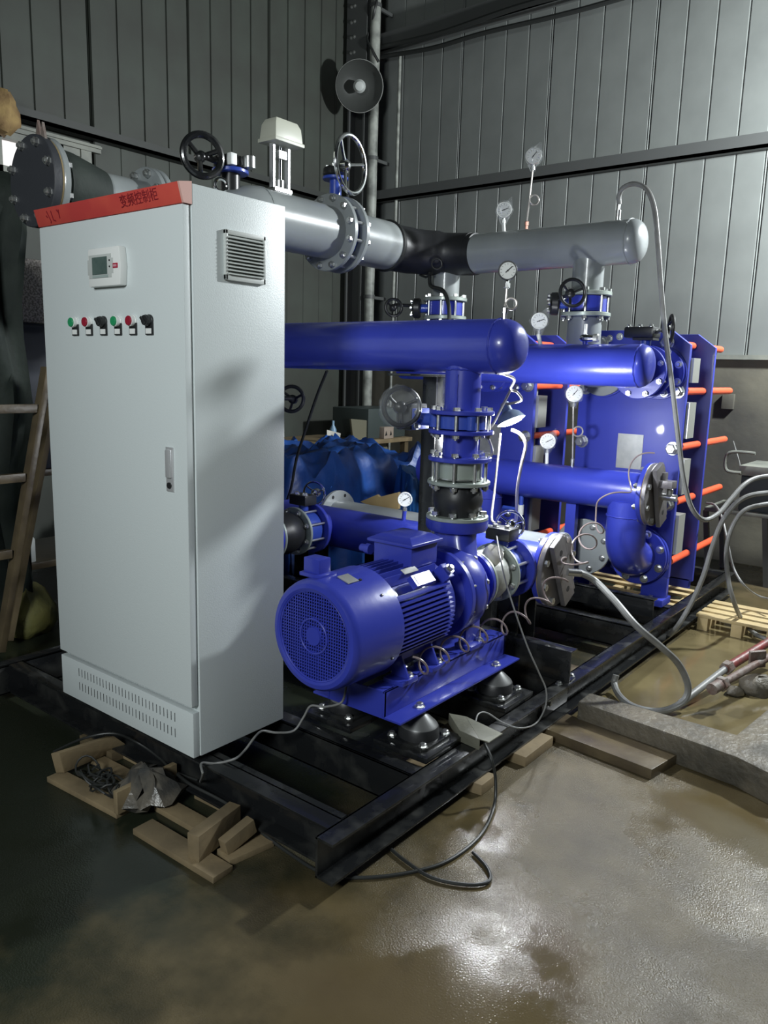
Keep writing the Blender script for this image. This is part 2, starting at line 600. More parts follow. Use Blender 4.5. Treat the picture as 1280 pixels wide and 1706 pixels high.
def panel_mesh(name, length, pitch, ribs, depth=0.007, groove=0.009, m='panel'):
    """wall sheet in its own frame: x along the wall, y out of it, z up"""
    b = MB()
    w = pitch * ribs
    prof = [(0.002, -depth * 1.4), (0.010, 0)]
    for i in range(1, ribs):
        c = i * pitch
        prof += [(c - groove, 0), (c - groove * 0.5, -depth), (c + groove * 0.5, -depth), (c + groove, 0)]
    prof += [(w - 0.024, 0), (w - 0.019, -depth * 1.2), (w - 0.013, -depth * 1.2), (w - 0.009, 0), (w - 0.002, -depth * 1.4)]
    k = len(prof)
    vs = [(x, y, 0) for x, y in prof] + [(x, y, length) for x, y in prof]
    b.add(vs, [(i, i + 1, k + i + 1, k + i) for i in range(k - 1)])
    me = b.mesh(name, smooth=20)
    me.materials.append(M[m])
    return me


def panels(wall, spots, me, rz):
    for p in spots:
        o = inst('wall_panel', me, wall, p)
        o.rotation_euler = (0, 0, rz)


WX, WY = -3.73, 5.2
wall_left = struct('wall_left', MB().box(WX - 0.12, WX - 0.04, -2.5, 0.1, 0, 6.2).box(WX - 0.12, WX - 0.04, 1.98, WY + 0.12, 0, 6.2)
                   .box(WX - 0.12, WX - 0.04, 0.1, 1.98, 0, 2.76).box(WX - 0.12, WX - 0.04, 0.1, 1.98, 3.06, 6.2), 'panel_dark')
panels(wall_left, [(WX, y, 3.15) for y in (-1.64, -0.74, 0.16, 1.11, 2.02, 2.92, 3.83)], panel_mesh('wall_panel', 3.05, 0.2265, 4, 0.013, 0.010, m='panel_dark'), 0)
for o in [c for c in wall_left.children]:
    o.rotation_euler = (0, 0, PI / 2)
    o.scale = (1, -1, 1)
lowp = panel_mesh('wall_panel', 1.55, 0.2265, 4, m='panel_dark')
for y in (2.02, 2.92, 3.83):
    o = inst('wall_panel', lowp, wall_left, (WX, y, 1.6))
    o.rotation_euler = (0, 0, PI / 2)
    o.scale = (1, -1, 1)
wall_back = struct('wall_back', MB().box(WX - 0.12, 3.2, WY + 0.04, WY + 0.14, 0, 6.2), 'panel')
panels(wall_back, [(x, WY, 1.66) for x in [-4.41 + 0.9365 * i for i in range(1, 8)]], panel_mesh('wall_panel', 4.55, 0.2341, 4), 0)
for o in wall_back.children:
    o.scale = (1, -1, 1)
struct('wall_back_lower', MB().box(WX, 3.2, WY - 0.05, WY + 0.05, 0, 1.63), 'plaster').name = 'wall_back.001'
struct('trim_1', MB().box(WX, 3.2, WY - 0.09, WY + 0.03, 1.63, 1.665), 'girt_pale')
struct('trim_2', MB().box(WX, 3.2, WY - 0.10, WY, 3.19, 3.215).box(WX, 3.2, WY - 0.10, WY - 0.09, 3.19, 3.30).box(WX, 3.2, WY - 0.03, WY - 0.02, 3.19, 3.30), 'girt')
struct('trim_3', MB().box(WX, WX + 0.09, -2.5, WY, 3.115, 3.14).box(WX + 0.075, WX + 0.09, -2.5, WY, 3.115, 3.19), 'girt_dark')
struct('trim_4', MB().box(WX - 0.02, WX + 0.03, -0.5, 2.06, 3.03, 3.085).box(WX + 0.0, WX + 0.045, -0.5, 2.06, 3.06, 3.075), 'girt_pale')
struct('trim_5', MB().box(WX, 3.2, WY - 0.12, WY, 4.62, 4.64).box(WX, 3.2, WY - 0.12, WY - 0.105, 4.62, 4.78), 'girt')
win = struct('window_1', MB().box(WX - 0.08, WX + 0.01, 0.1, 0.16, 2.76, 3.04).box(WX - 0.08, WX + 0.02, 1.90, 1.985, 2.76, 3.04)
             .box(WX - 0.08, WX + 0.01, 1.27, 1.31, 2.76, 3.04).box(WX - 0.08, WX + 0.01, 1.72, 1.765, 2.76, 3.04)
             .box(WX - 0.08, WX + 0.01, 0.1, 1.98, 2.98, 3.04).box(WX - 0.08, WX + 0.01, 0.1, 1.98, 2.76, 2.80), 'girt_pale')
for y0, y1 in ((0.16, 1.27), (1.31, 1.72), (1.765, 1.90)):
    part('pane', MB().box(WX - 0.06, WX - 0.05, y0, y1, 2.80, 2.98), 'pane', win)
# steel corner column, H section with splice bolts
column = struct('column_1', MB().box(-3.70, -3.68, 4.88, 5.10, 0, 6.2).box(-3.50, -3.48, 4.88, 5.10, 0, 6.2).box(-3.68, -3.50, 4.98, 4.995, 0, 6.2)
                .box(-3.72, -3.46, 4.87, 4.88, 4.4, 5.2), 'girt')
column.name = 'trim_6'
for z in (4.58, 4.72, 4.86, 5.0, 5.14):
    for x in (-3.66, -3.62):
        hexhead(column, (x, 4.87, z), -Y, 0.022)

p = thing('drain_pipe', 'pale vertical drain pipe running up the dark corner of the hall', 'pipe', (-3.40, 4.93, 0))
part('pipe', MB().cyl((-3.40, 4.93, 0), (-3.40, 4.93, 6.2), 0.05), 'pvc', p)
for z in (0.9, 2.2, 3.55, 4.95):
    part('clamp', MB().ring((-3.40, 4.93, z), Z, 0.058, 0.049, 0.035).box(-3.41, -3.39, 4.98, 5.19, z, z + 0.03), 'girt', p)
single('cable', MB().tube(catmull([(-3.40 + 0.06 * math.cos(i * 1.35), 4.93 - 0.06 * abs(math.sin(i * 1.1)) - 0.01, 4.45 + i * 0.11) for i in range(16)], 4), 0.012, 6), 'black_cable',
       'thin black wire wound around the pale drain pipe at the top', 'cable', (-3.34, 4.88, 4.5))
single('conduit', MB().cyl((-3.255, 5.15, 0.0), (-3.255, 5.15, 4.55), 0.016, n=12), 'pvc',
       'thin grey conduit standing on the back wall right of the drain pipe', 'conduit', (-3.255, 5.15, 0))

# unlit dome lamp hanging by the corner column
dl = thing('dome_lamp', 'unlit round dome lamp with a dull reflector hanging in the dark corner', 'lamp', (-3.36, 4.66, 4.16))
ld = V((0.62, -0.72, -0.28)).normalized()
lc = V((-3.36, 4.66, 4.16))
part('lamp_shade', MB().lathe(lc - ld * 0.10, ld, [(0.0, 0.05), (0.02, 0.12), (0.06, 0.185), (0.12, 0.222), (0.125, 0.228), (0.13, 0.222), (0.062, 0.175), (0.025, 0.11), (0.006, 0.05)], 40), 'lamp_shade', dl)
part('rim', MB().torus(lc + ld * 0.022, ld, 0.226, 0.005, 40, 6), 'cast', dl)
part('bulb', MB().lathe(lc - ld * 0.09, ld, [(0, 0.03), (0.04, 0.032), (0.08, 0.055), (0.12, 0.06), (0.155, 0.04), (0.168, 0.0)], 24), 'grey_plastic', dl)
part('socket', MB().cyl(lc - ld * 0.19, lc - ld * 0.09, 0.055, 0.06), 'black_plastic', dl)
part('bracket', MB().tube([lc - ld * 0.16, lc - ld * 0.19 + V((-0.02, 0.03, 0.02)), (-3.40, 4.875, 4.22)], 0.014, 8), 'girt', dl)

# wires sagging along the top of the back wall
for nm, pts, r, lb in (
        ('cable', [(-3.45, 5.06, 4.56), (-2.8, 5.05, 4.50), (-2.2, 5.04, 4.50), (-1.2, 5.04, 4.47), (0.2, 5.04, 4.50), (2.5, 5.04, 4.55)], 0.022, 'lower black cable sagging high across the ribbed back wall'),
        ('cable', [(-3.45, 5.04, 4.64), (-2.7, 5.03, 4.60), (-1.8, 5.03, 4.63), (-0.6, 5.03, 4.60), (2.5, 5.03, 4.66)], 0.026, 'upper black cable running just above another along the back wall')):
    single(nm, MB().tube(catmull(pts, 8), r, 8), 'black_cable', lb, 'cable', pts[0])

# ---------------------------------------------------------------- skid frame
SK = thing('skid_frame', 'black painted steel channel skid frame carrying the blue pumps and the cabinet', 'frame', (-0.2, 2.0, 0.04))


def channel(p0, p1, out, h=0.130, w=0.066, t=0.009):
    """U channel, web on the inner side, flanges pointing to 'out'; p0-p1 runs along the top inner corner"""
    p0, p1, o = V(p0), V(p1), V(out)
    u = (p1 - p0).normalized()
    mid, L = (p0 + p1) / 2, (p1 - p0).length / 2
    b = MB()
    b.obox(mid + o * t / 2 - Z * h / 2, u, o, Z, L, t / 2, h / 2)
    b.obox(mid + o * w / 2 - Z * t / 2, u, o, Z, L, w / 2, t / 2)
    b.obox(mid + o * w / 2 - Z * (h - t / 2), u, o, Z, L, w / 2, t / 2)
    return b


ZT = 0.172
part('side_beam', channel((0.574, -0.055, ZT), (0.574, 1.42, ZT), X), 'black_paint', SK, bevel=0.002)
part('side_beam', channel((0.574, 1.42, ZT), (0.574, 4.06, ZT), X), 'black_paint', SK, bevel=0.002)
part('side_beam', channel((-1.30, -0.055, ZT), (-1.30, 4.06, ZT), -X), 'black_paint', SK, bevel=0.002)
part('end_beam', channel((-1.30, 0.062, ZT), (0.574, 0.062, ZT), -Y), 'black_paint', SK, bevel=0.002)
part('end_beam', channel((-1.30, 3.99, ZT), (0.574, 3.99, ZT), Y), 'black_paint', SK, bevel=0.002)
for y in (0.40, 1.06, 1.50, 2.42, 2.90):
    part('cross_beam', channel((-1.30, y, ZT - 0.002), (0.574, y, ZT - 0.002), Y), 'black_paint', SK, bevel=0.002)
# splice plate and bolts where the two side beams meet, small roller on top
part('splice_plate', MB().box(0.583, 0.592, 1.30, 1.54, 0.055, 0.160), 'black_paint', SK)
part('corner_plate', MB().box(-0.02, 0.566, 0.062, 0.09, 0.05, ZT - 0.004), 'black_paint', SK)
ro = part('pad_eye', MB().prism([(0.515, 1.50, ZT), (0.565, 1.50, ZT), (0.565, 1.50, ZT + 0.055), (0.553, 1.50, ZT + 0.078), (0.540, 1.50, ZT + 0.083), (0.527, 1.50, ZT + 0.078), (0.515, 1.50, ZT + 0.055)], (0, 0.045, 0)), 'black_paint', SK, bevel=0.003)
for dy in (0.0, 0.06, 0.12):
    hexhead(SK, (0.60, 1.43 + dy, ZT), Z, 0.020)
hexhead(SK, (0.592, 1.36, 0.105), X, 0.02)
# raised cross channel that carries the headers
part('header_support', MB().box(-1.29, 0.628, 1.470, 1.478, ZT, ZT + 0.139).box(-1.29, 0.628, 1.478, 1.532, ZT + 0.131, ZT + 0.139).box(-1.29, 0.628, 1.478, 1.532, ZT, ZT + 0.008), 'black_paint', SK, bevel=0.002)
part('header_support', MB().box(-1.28, 0.57, 2.64, 2.648, ZT, ZT + 0.10).box(-1.28, 0.57, 2.64, 2.70, ZT + 0.092, ZT + 0.10), 'black_paint', SK, bevel=0.002)
post = part('post', MB().box(-0.035, 0.035, 1.240, 1.248, ZT, 1.452).box(-0.035, -0.027, 1.248, 1.31, ZT, 1.452).box(0.027, 0.035, 1.248, 1.31, ZT, 1.452)
            .box(-0.06, 0.06, 1.02, 1.31, 1.452, 1.462), 'black_paint', SK, bevel=0.0015)
part('base_plate', MB().box(-0.08, 0.08, 1.20, 1.36, ZT, ZT + 0.012), 'black_paint', SK)
for x in (-0.015, 0.02):
    hexhead(SK, (x, 1.238, 1.26), -Y, 0.022)

# planks under the skid and on the floor
for (pts, zz, mm, lb) in (
        ([(0.590, 1.262), (0.625, 1.452), (1.125, 1.404), (1.090, 1.214)], 0.042, 'wood_wet', 'dark wet plank sticking out from under the skid beside the concrete kerb'),
        ([(0.30, 0.985), (0.30, 1.215), (0.69, 1.215), (0.69, 0.985)], 0.042, 'wood', 'short tan board wedged under the skid just before the dark plank'),
        ([(0.36, 0.66), (0.36, 0.76), (0.67, 0.80), (0.67, 0.70)], 0.042, 'wood', 'pale board end under the skid below the front isolator')):
    single('plank', MB().prism([(x, y, 0.0) for x, y in pts], (0, 0, zz - 0.001)), mm, lb, 'plank', (pts[0][0], pts[0][1], 0), bevel=0.003)
single('plank', MB().box(-0.72, -0.50, -0.02, 0.10, 0, 0.041), 'wood_wet', 'dark board under the skid end below the cabinet', 'plank', (-0.6, 0, 0), bevel=0.003)
single('plank', MB().box(-0.55, 0.58, 2.78, 2.90, 0, 0.041), 'wood_wet', 'long wet plank lying under the skid behind the pump header', 'plank', (0, 2.84, 0), bevel=0.003)
single('plank', MB().box(-0.45, 0.56, 1.90, 2.01, 0, 0.041), 'wood_wet', 'wet plank under the middle of the skid behind the pump', 'plank', (0, 1.95, 0), bevel=0.003)

# ---------------------------------------------------------------- control cabinet
CB = thing('control_cabinet', 'tall pale grey steel control cabinet with a red top strip standing on the skid', 'cabinet', (-0.41, 0.19, 0.195))
W, D, CZ, CT = 0.816, 0.380, 0.195, 1.995
part('body', MB().box(-W, 0, 0.0, D, CZ, CT), 'cabinet', CB, bevel=0.004)
part('door_gasket', MB().box(-W + 0.030, -0.030, -0.010, 0.0, 0.36, 1.935), 'cab_in', CB)
door = part('door', MB().box(-W + 0.004, -0.005, -0.030, -0.004, 0.374, 1.934), 'cabinet', CB, bevel=0.0025)
part('plinth', MB().box(-W + 0.002, -0.004, -0.026, 0.0, CZ, 0.352), 'cabinet', CB, bevel=0.0025)
sl = MB()
for z0 in (0.296, 0.240):
    for i in range(30):
        x = -0.690 + i * 0.0203
        sl.box(x, x + 0.0022, -0.0272, -0.0262, z0, z0 + 0.031)
part('vent_slots', sl, 'cab_in', CB, kind='stuff')
cap = part('top_strip', MB().prism([(-W - 0.001, 0.0, 1.936), (-W - 0.001, -0.030, 1.936), (-W - 0.001, -0.046, 1.992), (-W - 0.001, 0.0, 2.000)], (W - 0.006, 0, 0)), 'red', CB, bevel=0.002, label='red painted sign strip along the cabinet top')
part('strip_end', MB().prism([(-0.007, 0.0, 1.936), (-0.007, -0.030, 1.936), (-0.007, -0.046, 1.992), (-0.007, 0.0, 2.000)], (0.008, 0, 0)), mat('faded_pink_end', (0.62, 0.36, 0.31), 0.5), cap)
nx = V((0, -0.056, -0.016)).normalized()
upz = V((0, -0.016, 0.056)).normalized()
text_part('lettering', '变频控制柜', 0.039, (-0.205, -0.0395, 1.966), (1, 0, 0.02), upz, 'marker', cap)
mk = MB()
for a, b_ in (((-0.735, 0.018), (-0.722, -0.018)), ((-0.722, -0.018), (-0.728, -0.022)), ((-0.708, 0.016), (-0.706, -0.014)), ((-0.706, -0.014), (-0.692, -0.018)), ((-0.672, 0.016), (-0.660, 0.004)), ((-0.660, 0.016), (-0.664, -0.012)), ((-0.745, 0.004), (-0.738, -0.004))):
    q = lambda t: V((t[0], -0.0383, 1.964)) + upz * t[1]
    mk.bar(q(a), q(b_), 0.004, 0.0022, nx)
part('marker_strokes', mk, 'marker', cap)
# display
dp = part('display_unit', MB().prism([(-0.468, -0.030, 1.715), (-0.292, -0.030, 1.715), (-0.285, -0.030, 1.775), (-0.292, -0.030, 1.835), (-0.468, -0.030, 1.835), (-0.475, -0.030, 1.775)], (0, -0.026, 0)), 'white_plastic', CB, bevel=0.006)
part('bezel', MB().box(-0.462, -0.335, -0.0575, -0.054, 1.741, 1.814).box(-0.470, -0.325, -0.0572, -0.054, 1.753, 1.800), 'grey_plastic', dp, bevel=0.001)
part('screen', MB().box(-0.440, -0.357, -0.0592, -0.056, 1.752, 1.806), 'screen', dp)
part('key_strip', MB().box(-0.440, -0.352, -0.0590, -0.056, 1.742, 1.750), mat('pale_green_keys', (0.33, 0.40, 0.38), 0.4), dp)
for z in (1.793, 1.774):
    part('indicator', MB().cyl((-0.343, -0.056, z), (-0.343, -0.0590, z), 0.003, n=10), 'black_plastic', dp)
bd = part('logo_badge', MB().box(-0.326, -0.300, -0.0583, -0.055, 1.768, 1.783), 'badge', dp, bevel=0.001)
part('badge_lettering', MB().box(-0.322, -0.317, -0.0588, -0.058, 1.772, 1.779).box(-0.315, -0.310, -0.0588, -0.058, 1.772, 1.779).box(-0.308, -0.304, -0.0588, -0.058, 1.772, 1.779), mat('pale_pink_print', (0.6, 0.35, 0.4), 0.5), dp)
# push buttons and selector switches
for i, (bx, kind) in enumerate(zip((-0.600, -0.514, -0.428, -0.345, -0.262, -0.176), 'grkgrk')):
    colr = {'g': 'green_btn', 'r': 'red_btn', 'k': 'black_plastic'}[kind]
    nm = 'selector_switch' if kind == 'k' else 'push_button'
    lb = {'g': 'green push button in a clear collar', 'r': 'red push button in a clear collar', 'k': 'black rotary selector switch'}[kind]
    pb = part(nm, MB().lathe((bx, -0.029, 1.606), -Y, [(0, 0.0185), (0.006, 0.0185), (0.007, 0.0170), (0.018, 0.0170), (0.019, 0.015)], 24),
              'black_plastic' if kind == 'k' else 'white_plastic', CB, label=lb)
    if kind == 'k':
        part('knob', MB().lathe((bx, -0.047, 1.606), -Y, [(0, 0.0160), (0.006, 0.0155), (0.007, 0.0)], 20).obox((bx, -0.056, 1.606), V((1, 0, 1)), Y, V((-1, 0, 1)), 0.004, 0.005, 0.013), 'black_plastic', pb, bevel=0.001)
    else:
        part('cap', MB().lathe((bx, -0.046, 1.606), -Y, [(0, 0.0155), (0.005, 0.0155), (0.007, 0.014), (0.0075, 0.0)], 20), colr, pb)
    part('label_holder', MB().box(bx - 0.0185, bx + 0.0185, -0.036, -0.030, 1.562, 1.600), 'black_plastic', pb, bevel=0.001)
    part('label_plate', MB().box(bx - 0.0145, bx + 0.0145, -0.0372, -0.0358, 1.566, 1.582), 'white_plastic', pb)
# handle lock
hl = part('door_handle', MB().box(-0.107, -0.070, -0.0345, -0.029, 1.078, 1.219), 'satin', CB, bevel=0.002, label='chrome flush door handle')
part('lever', MB().box(-0.100, -0.077, -0.044, -0.034, 1.122, 1.212), 'satin', hl, bevel=0.005)
part('keyhole', MB().cyl((-0.0885, -0.034, 1.098), (-0.0885, -0.039, 1.098), 0.010, n=16), 'black_plastic', hl)
# ventilation grille on the right side
VG = part('vent_grille', MB().box(0, 0.012, 0.116, 0.282, 1.735, 1.752).box(0, 0.012, 0.116, 0.282, 1.870, 1.884).box(0, 0.012, 0.116, 0.126, 1.735, 1.884).box(0, 0.012, 0.272, 0.282, 1.735, 1.884), 'grey_plastic', CB, bevel=0.002)
part('backing', MB().box(0, 0.002, 0.120, 0.278, 1.74, 1.88), mat('vent_filter', (0.10, 0.11, 0.105), 0.8), VG)
sb = MB()
sb.prism([(-0.007, 0, -0.0045), (0.010, 0, -0.0045), (-0.004, 0, 0.0045)], (0, 0.147, 0))
sm = sb.mesh('slat')
sm.materials.append(M['grey_plastic'])
for i in range(11):
    inst('slat', sm, VG, (0.0085, 0.1255, 1.7565 + i * 0.0108))
sb = MB().prism([(0.0, -0.004, -0.0045), (0.012, -0.004, -0.0045), (0.004, -0.004, 0.0045)], (0, 0.004, 0))
# lifting eyes, feet, hinge-side edge
for x in (-0.06, -0.76):
    ey = part('lifting_eye', MB().torus((x, 0.16, CT + 0.031), (0.9, -0.5, 0), 0.019, 0.0052, 24, 8), 'chrome', CB)
    part('stud', MB().cyl((x, 0.16, CT), (x, 0.16, CT + 0.012), 0.012, n=14), 'zinc', ey)
for x in (-0.62, -0.105):
    for y in (0.03, 0.34):
        part('foot', MB().cyl((x, y, ZT), (x, y, CZ), 0.008, n=10), 'zinc', CB)

# ---------------------------------------------------------------- pump base and rubber isolators
MX, MZ = 0.29, 0.622           # pump and motor axis
BASE = thing('pump_base', 'blue welded steel pump base with a bolted lip on rubber isolators', 'base', (MX, 0.85, 0.30))


def rail(x, s):
    b = MB()
    b.box(min(x, x - s * 0.008), max(x, x - s * 0.008), 0.445, 1.265, 0.300, 0.400)
    b.box(min(x, x + s * 0.072), max(x, x + s * 0.072), 0.445, 1.265, 0.300, 0.308)
    b.box(min(x, x - s * 0.075), max(x, x - s * 0.075), 0.445, 1.265, 0.392, 0.400)
    return b


part('rail', rail(0.420, 1), 'blue', BASE, bevel=0.002)
part('rail', rail(0.160, -1), 'blue', BASE, bevel=0.002)
part('cross_plate', MB().box(0.16, 0.42, 0.447, 0.455, 0.30, 0.394), 'blue', BASE)
part('cross_plate', MB().box(0.16, 0.42, 1.255, 1.263, 0.30, 0.394), 'blue', BASE)
part('top_plate', MB().box(0.17, 0.412, 0.95, 1.22, 0.380, 0.392), 'blue', BASE)
part('weld_bead', MB().tube([(0.416 + random.uniform(-0.002, 0.002), 0.50 + i * 0.012, 0.402 + random.uniform(-0.002, 0.002)) for i in range(62)], 0.0045, 6), 'blue', BASE)
for y in (0.60, 1.13):
    hexhead(BASE, (0.459, y, 0.308), Z, 0.024)
    hexhead(BASE, (0.121, y, 0.308), Z, 0.024)
for i, (ix, iy, lb) in enumerate(((0.459, 0.60, 'black rubber isolator with a grey cone at the front corner of the blue base'),
                                  (0.459, 1.13, 'black rubber isolator with a grey cone further back under the blue base'),
                                  (0.121, 0.60, 'black rubber isolator hidden on the far front side of the blue base'),
                                  (0.121, 1.13, 'black rubber isolator hidden on the far rear side of the blue base'))):
    iso = thing('rubber_isolator', lb, 'isolator', (ix, iy, ZT), 'rubber isolators under the pump base')
    part('bearing_plate', MB().box(ix - 0.115, ix + 0.115, iy - 0.115, iy + 0.115, ZT, ZT + 0.020), 'black_paint', iso, bevel=0.002)
    part('foot_plate', MB().prism([(ix + 0.088 * math.copysign(1, c) * (1 if k else 0.8), iy + 0.088 * math.copysign(1, s_) * (0.8 if k else 1), ZT + 0.020)
                                   for c, s_, k in ((1, 1, 1), (1, 1, 0), (-1, 1, 0), (-1, 1, 1), (-1, -1, 1), (-1, -1, 0), (1, -1, 0), (1, -1, 1))], (0, 0, 0.012)), 'black_paint', iso, bevel=0.002)
    part('rubber_body', MB().lathe((ix, iy, ZT + 0.030), Z, [(0, 0.074), (0.034, 0.071), (0.042, 0.066)], 32), 'rubber', iso)
    part('cone', MB().lathe((ix, iy, ZT + 0.070), Z, [(0, 0.068), (0.006, 0.064), (0.046, 0.022), (0.0575, 0.020)], 32), 'aluminium', iso)
    for dx, dy in ((1, 1), (1, -1), (-1, 1), (-1, -1)):
        hexhead(iso, (ix + dx * 0.068, iy + dy * 0.068, ZT + 0.032), Z, 0.021)

# ---------------------------------------------------------------- electric motor
MO = thing('electric_motor', 'blue finned electric motor with a round meshed fan cover', 'motor', (MX, 0.5, 0.40))
c0 = V((MX, 0, MZ))
part('fan_cover', MB().lathe(c0 + Y * 0.222, Y, [(0.012, 0.150), (0.004, 0.152), (0.0, 0.160), (0.003, 0.174), (0.012, 0.182), (0.030, 0.187), (0.245, 0.190), (0.245, 0.182), (0.03, 0.178)], 64, closed=True), 'blue', MO)
# meshed grille: rings, bars and hub
gr = MB()
for k in range(-14, 15):
    t = k * 0.0105
    h = math.sqrt(max(0, 0.150 ** 2 - t * t))
    gr.obox(c0 + V((t, 0.232, 0)), X, Y, Z, 0.0018, 0.0012, h)
    gr.obox(c0 + V((0, 0.2335, t)), X, Y, Z, h, 0.0012, 0.0018)
g = part('grille', gr, 'blue', MO)
part('grille_ring', MB().torus(c0 + Y * 0.231, Y, 0.150, 0.004, 48, 6), 'blue', g)
part('grille_hub', MB().lathe(c0 + Y * 0.226, Y, [(0, 0.0), (0, 0.030), (0.012, 0.034)], 28).torus(c0 + Y * 0.230, Y, 0.058, 0.0035, 32, 6), 'blue', g)
fan = MB().cyl(c0 + Y * 0.29, c0 + Y * 0.36, 0.055)
for k in range(7):
    a = k * 2 * PI / 7
    d = V((math.cos(a), 0, math.sin(a)))
    fan.obox(c0 + Y * 0.325 + d * 0.10, d, Y, Y.cross(d), 0.055, 0.03, 0.003)
part('fan', fan, 'black_plastic', MO)
part('back_shield', MB().cyl(c0 + Y * 0.40, c0 + Y * 0.41, 0.176, n=48), 'black_plastic', MO)
part('frame', MB().lathe(c0 + Y * 0.41, Y, [(0, 0.150), (0.37, 0.150), (0.37, 0.165), (0.395, 0.165), (0.395, 0.12)], 48), 'blue', MO)
fin_s = MB().box(-0.0025, 0.0025, -0.157, 0.157, 0.145, 0.181).mesh('fin')
fin_s.materials.append(M['blue'])
for s in (0, 1):
    for k in range(13):
        # side fins stand out sideways in level rows, top and bottom fins stand up
        z = -0.096 + k * 0.016
        o = inst('fin', fin_s, MO, c0 + V((0, 0.622, z)))
        hx = math.sqrt(0.180 ** 2 - z * z)
        o.rotation_euler = (0, PI / 2 if s == 0 else -PI / 2, 0)
        o.location.x += (hx - 0.176) * (1 if s == 0 else -1)
for s in (1, -1):
    for k in range(9):
        x = -0.088 + k * 0.022
        o = inst('fin', fin_s, MO, c0 + V((x, 0.622, 0)))
        if s < 0:
            o.rotation_euler = (0, PI, 0)
        o.location.z += (math.sqrt(0.178 ** 2 - x * x) - 0.176) * s
# feet
for y in (0.56, 0.74):
    for s in (1, -1):
        x = MX + s * 0.118
        part('foot', MB().box(x - 0.05, x + 0.036, y - 0.045, y + 0.045, 0.400, 0.416).prism([(x + s * 0.03, y - 0.005, 0.416), (x - s * 0.045, y - 0.005, 0.416), (x - s * 0.045, y - 0.005, 0.520), (x - s * 0.02, y - 0.005, 0.520)], (0, 0.010, 0)), 'blue', MO, bevel=0.0015)
        hexhead(MO, (x + s * 0.012, y + 0.024, 0.416), Z, 0.022)
# terminal box
TB = part('terminal_box', MB().box(0.200, 0.372, 0.640, 0.800, 0.780, 0.862), 'blue', MO, bevel=0.006)
part('lid', MB().add([(0.182, 0.622, 0.862), (0.386, 0.622, 0.862), (0.386, 0.815, 0.862), (0.182, 0.815, 0.862), (0.182, 0.622, 0.872), (0.386, 0.622, 0.872), (0.386, 0.815, 0.872), (0.182, 0.815, 0.872),
                      (0.222, 0.655, 0.892), (0.352, 0.655, 0.892), (0.352, 0.785, 0.892), (0.222, 0.785, 0.892)],
                     [(3, 2, 1, 0), (0, 1, 5, 4), (1, 2, 6, 5), (2, 3, 7, 6), (3, 0, 4, 7), (4, 5, 9, 8), (5, 6, 10, 9), (6, 7, 11, 10), (7, 4, 8, 11), (8, 9, 10, 11)]), 'blue', TB, bevel=0.002)
for x in (0.150, 0.180):
    part('cable_gland', MB().lathe((x + 0.02, 0.66 + (x - 0.15) * 2, 0.82), -X, [(0, 0.02), (0.02, 0.02), (0.02, 0.015), (0.045, 0.015)], 12), 'blue', TB)
part('neck', MB().box(0.215, 0.357, 0.65, 0.79, 0.755, 0.785), 'blue', TB)
# sensor box and nameplates on the fan cover and frame
sbx = part('sensor_box', MB().box(0.205, 0.275, 0.268, 0.325, 0.815, 0.866), 'blue', MO, bevel=0.005)
part('flange', MB().box(0.196, 0.292, 0.258, 0.335, 0.804, 0.817), 'blue', sbx, bevel=0.003)


def on_cyl(c, R, y, ang, w, h, t, m, nm, parent):
    d = V((math.sin(ang), 0, math.cos(ang)))
    return part(nm, MB().obox(V(c) + Y * y + d * (R + t / 2), Y, Y.cross(d), d, w, h, t), m, parent, bevel=0.0006)


on_cyl(c0, 0.1885, 0.335, 0.28, 0.026, 0.026, 0.0015, 'nameplate', 'nameplate', MO)
for y, a in ((0.37, 0.40), (0.405, 0.82), (0.43, 2.05)):
    on_cyl(c0, 0.189, y, a, 0.004, 0.004, 0.003, 'black_plastic', 'screw', MO)
part('plate_bracket', MB().obox(c0 + V((0.128, 0.64, 0.132)), Y, V((0.7, 0, -0.7)), V((0.7, 0, 0.7)), 0.055, 0.022, 0.012), 'blue', MO)
part('nameplate', MB().obox(c0 + V((0.137, 0.64, 0.141)), Y, V((0.7, 0, -0.7)), V((0.7, 0, 0.7)), 0.042, 0.016, 0.001), 'nameplate', MO)
part('nameplate', MB().obox(c0 + V((0.09, 0.62, 0.164)), Y, V((0.85, 0, -0.5)), V((0.5, 0, 0.85)), 0.040, 0.012, 0.001), 'nameplate', MO)
le = part('lifting_lug', MB().obox(c0 + V((0.125, 0.785, 0.128)), Y, V((0.7, 0, -0.7)), V((0.7, 0, 0.7)), 0.018, 0.030, 0.022), 'blue', MO, bevel=0.004)
hexhead(le, c0 + V((0.150, 0.785, 0.150)), V((0.7, 0, 0.7)), 0.022)

# ---------------------------------------------------------------- pump


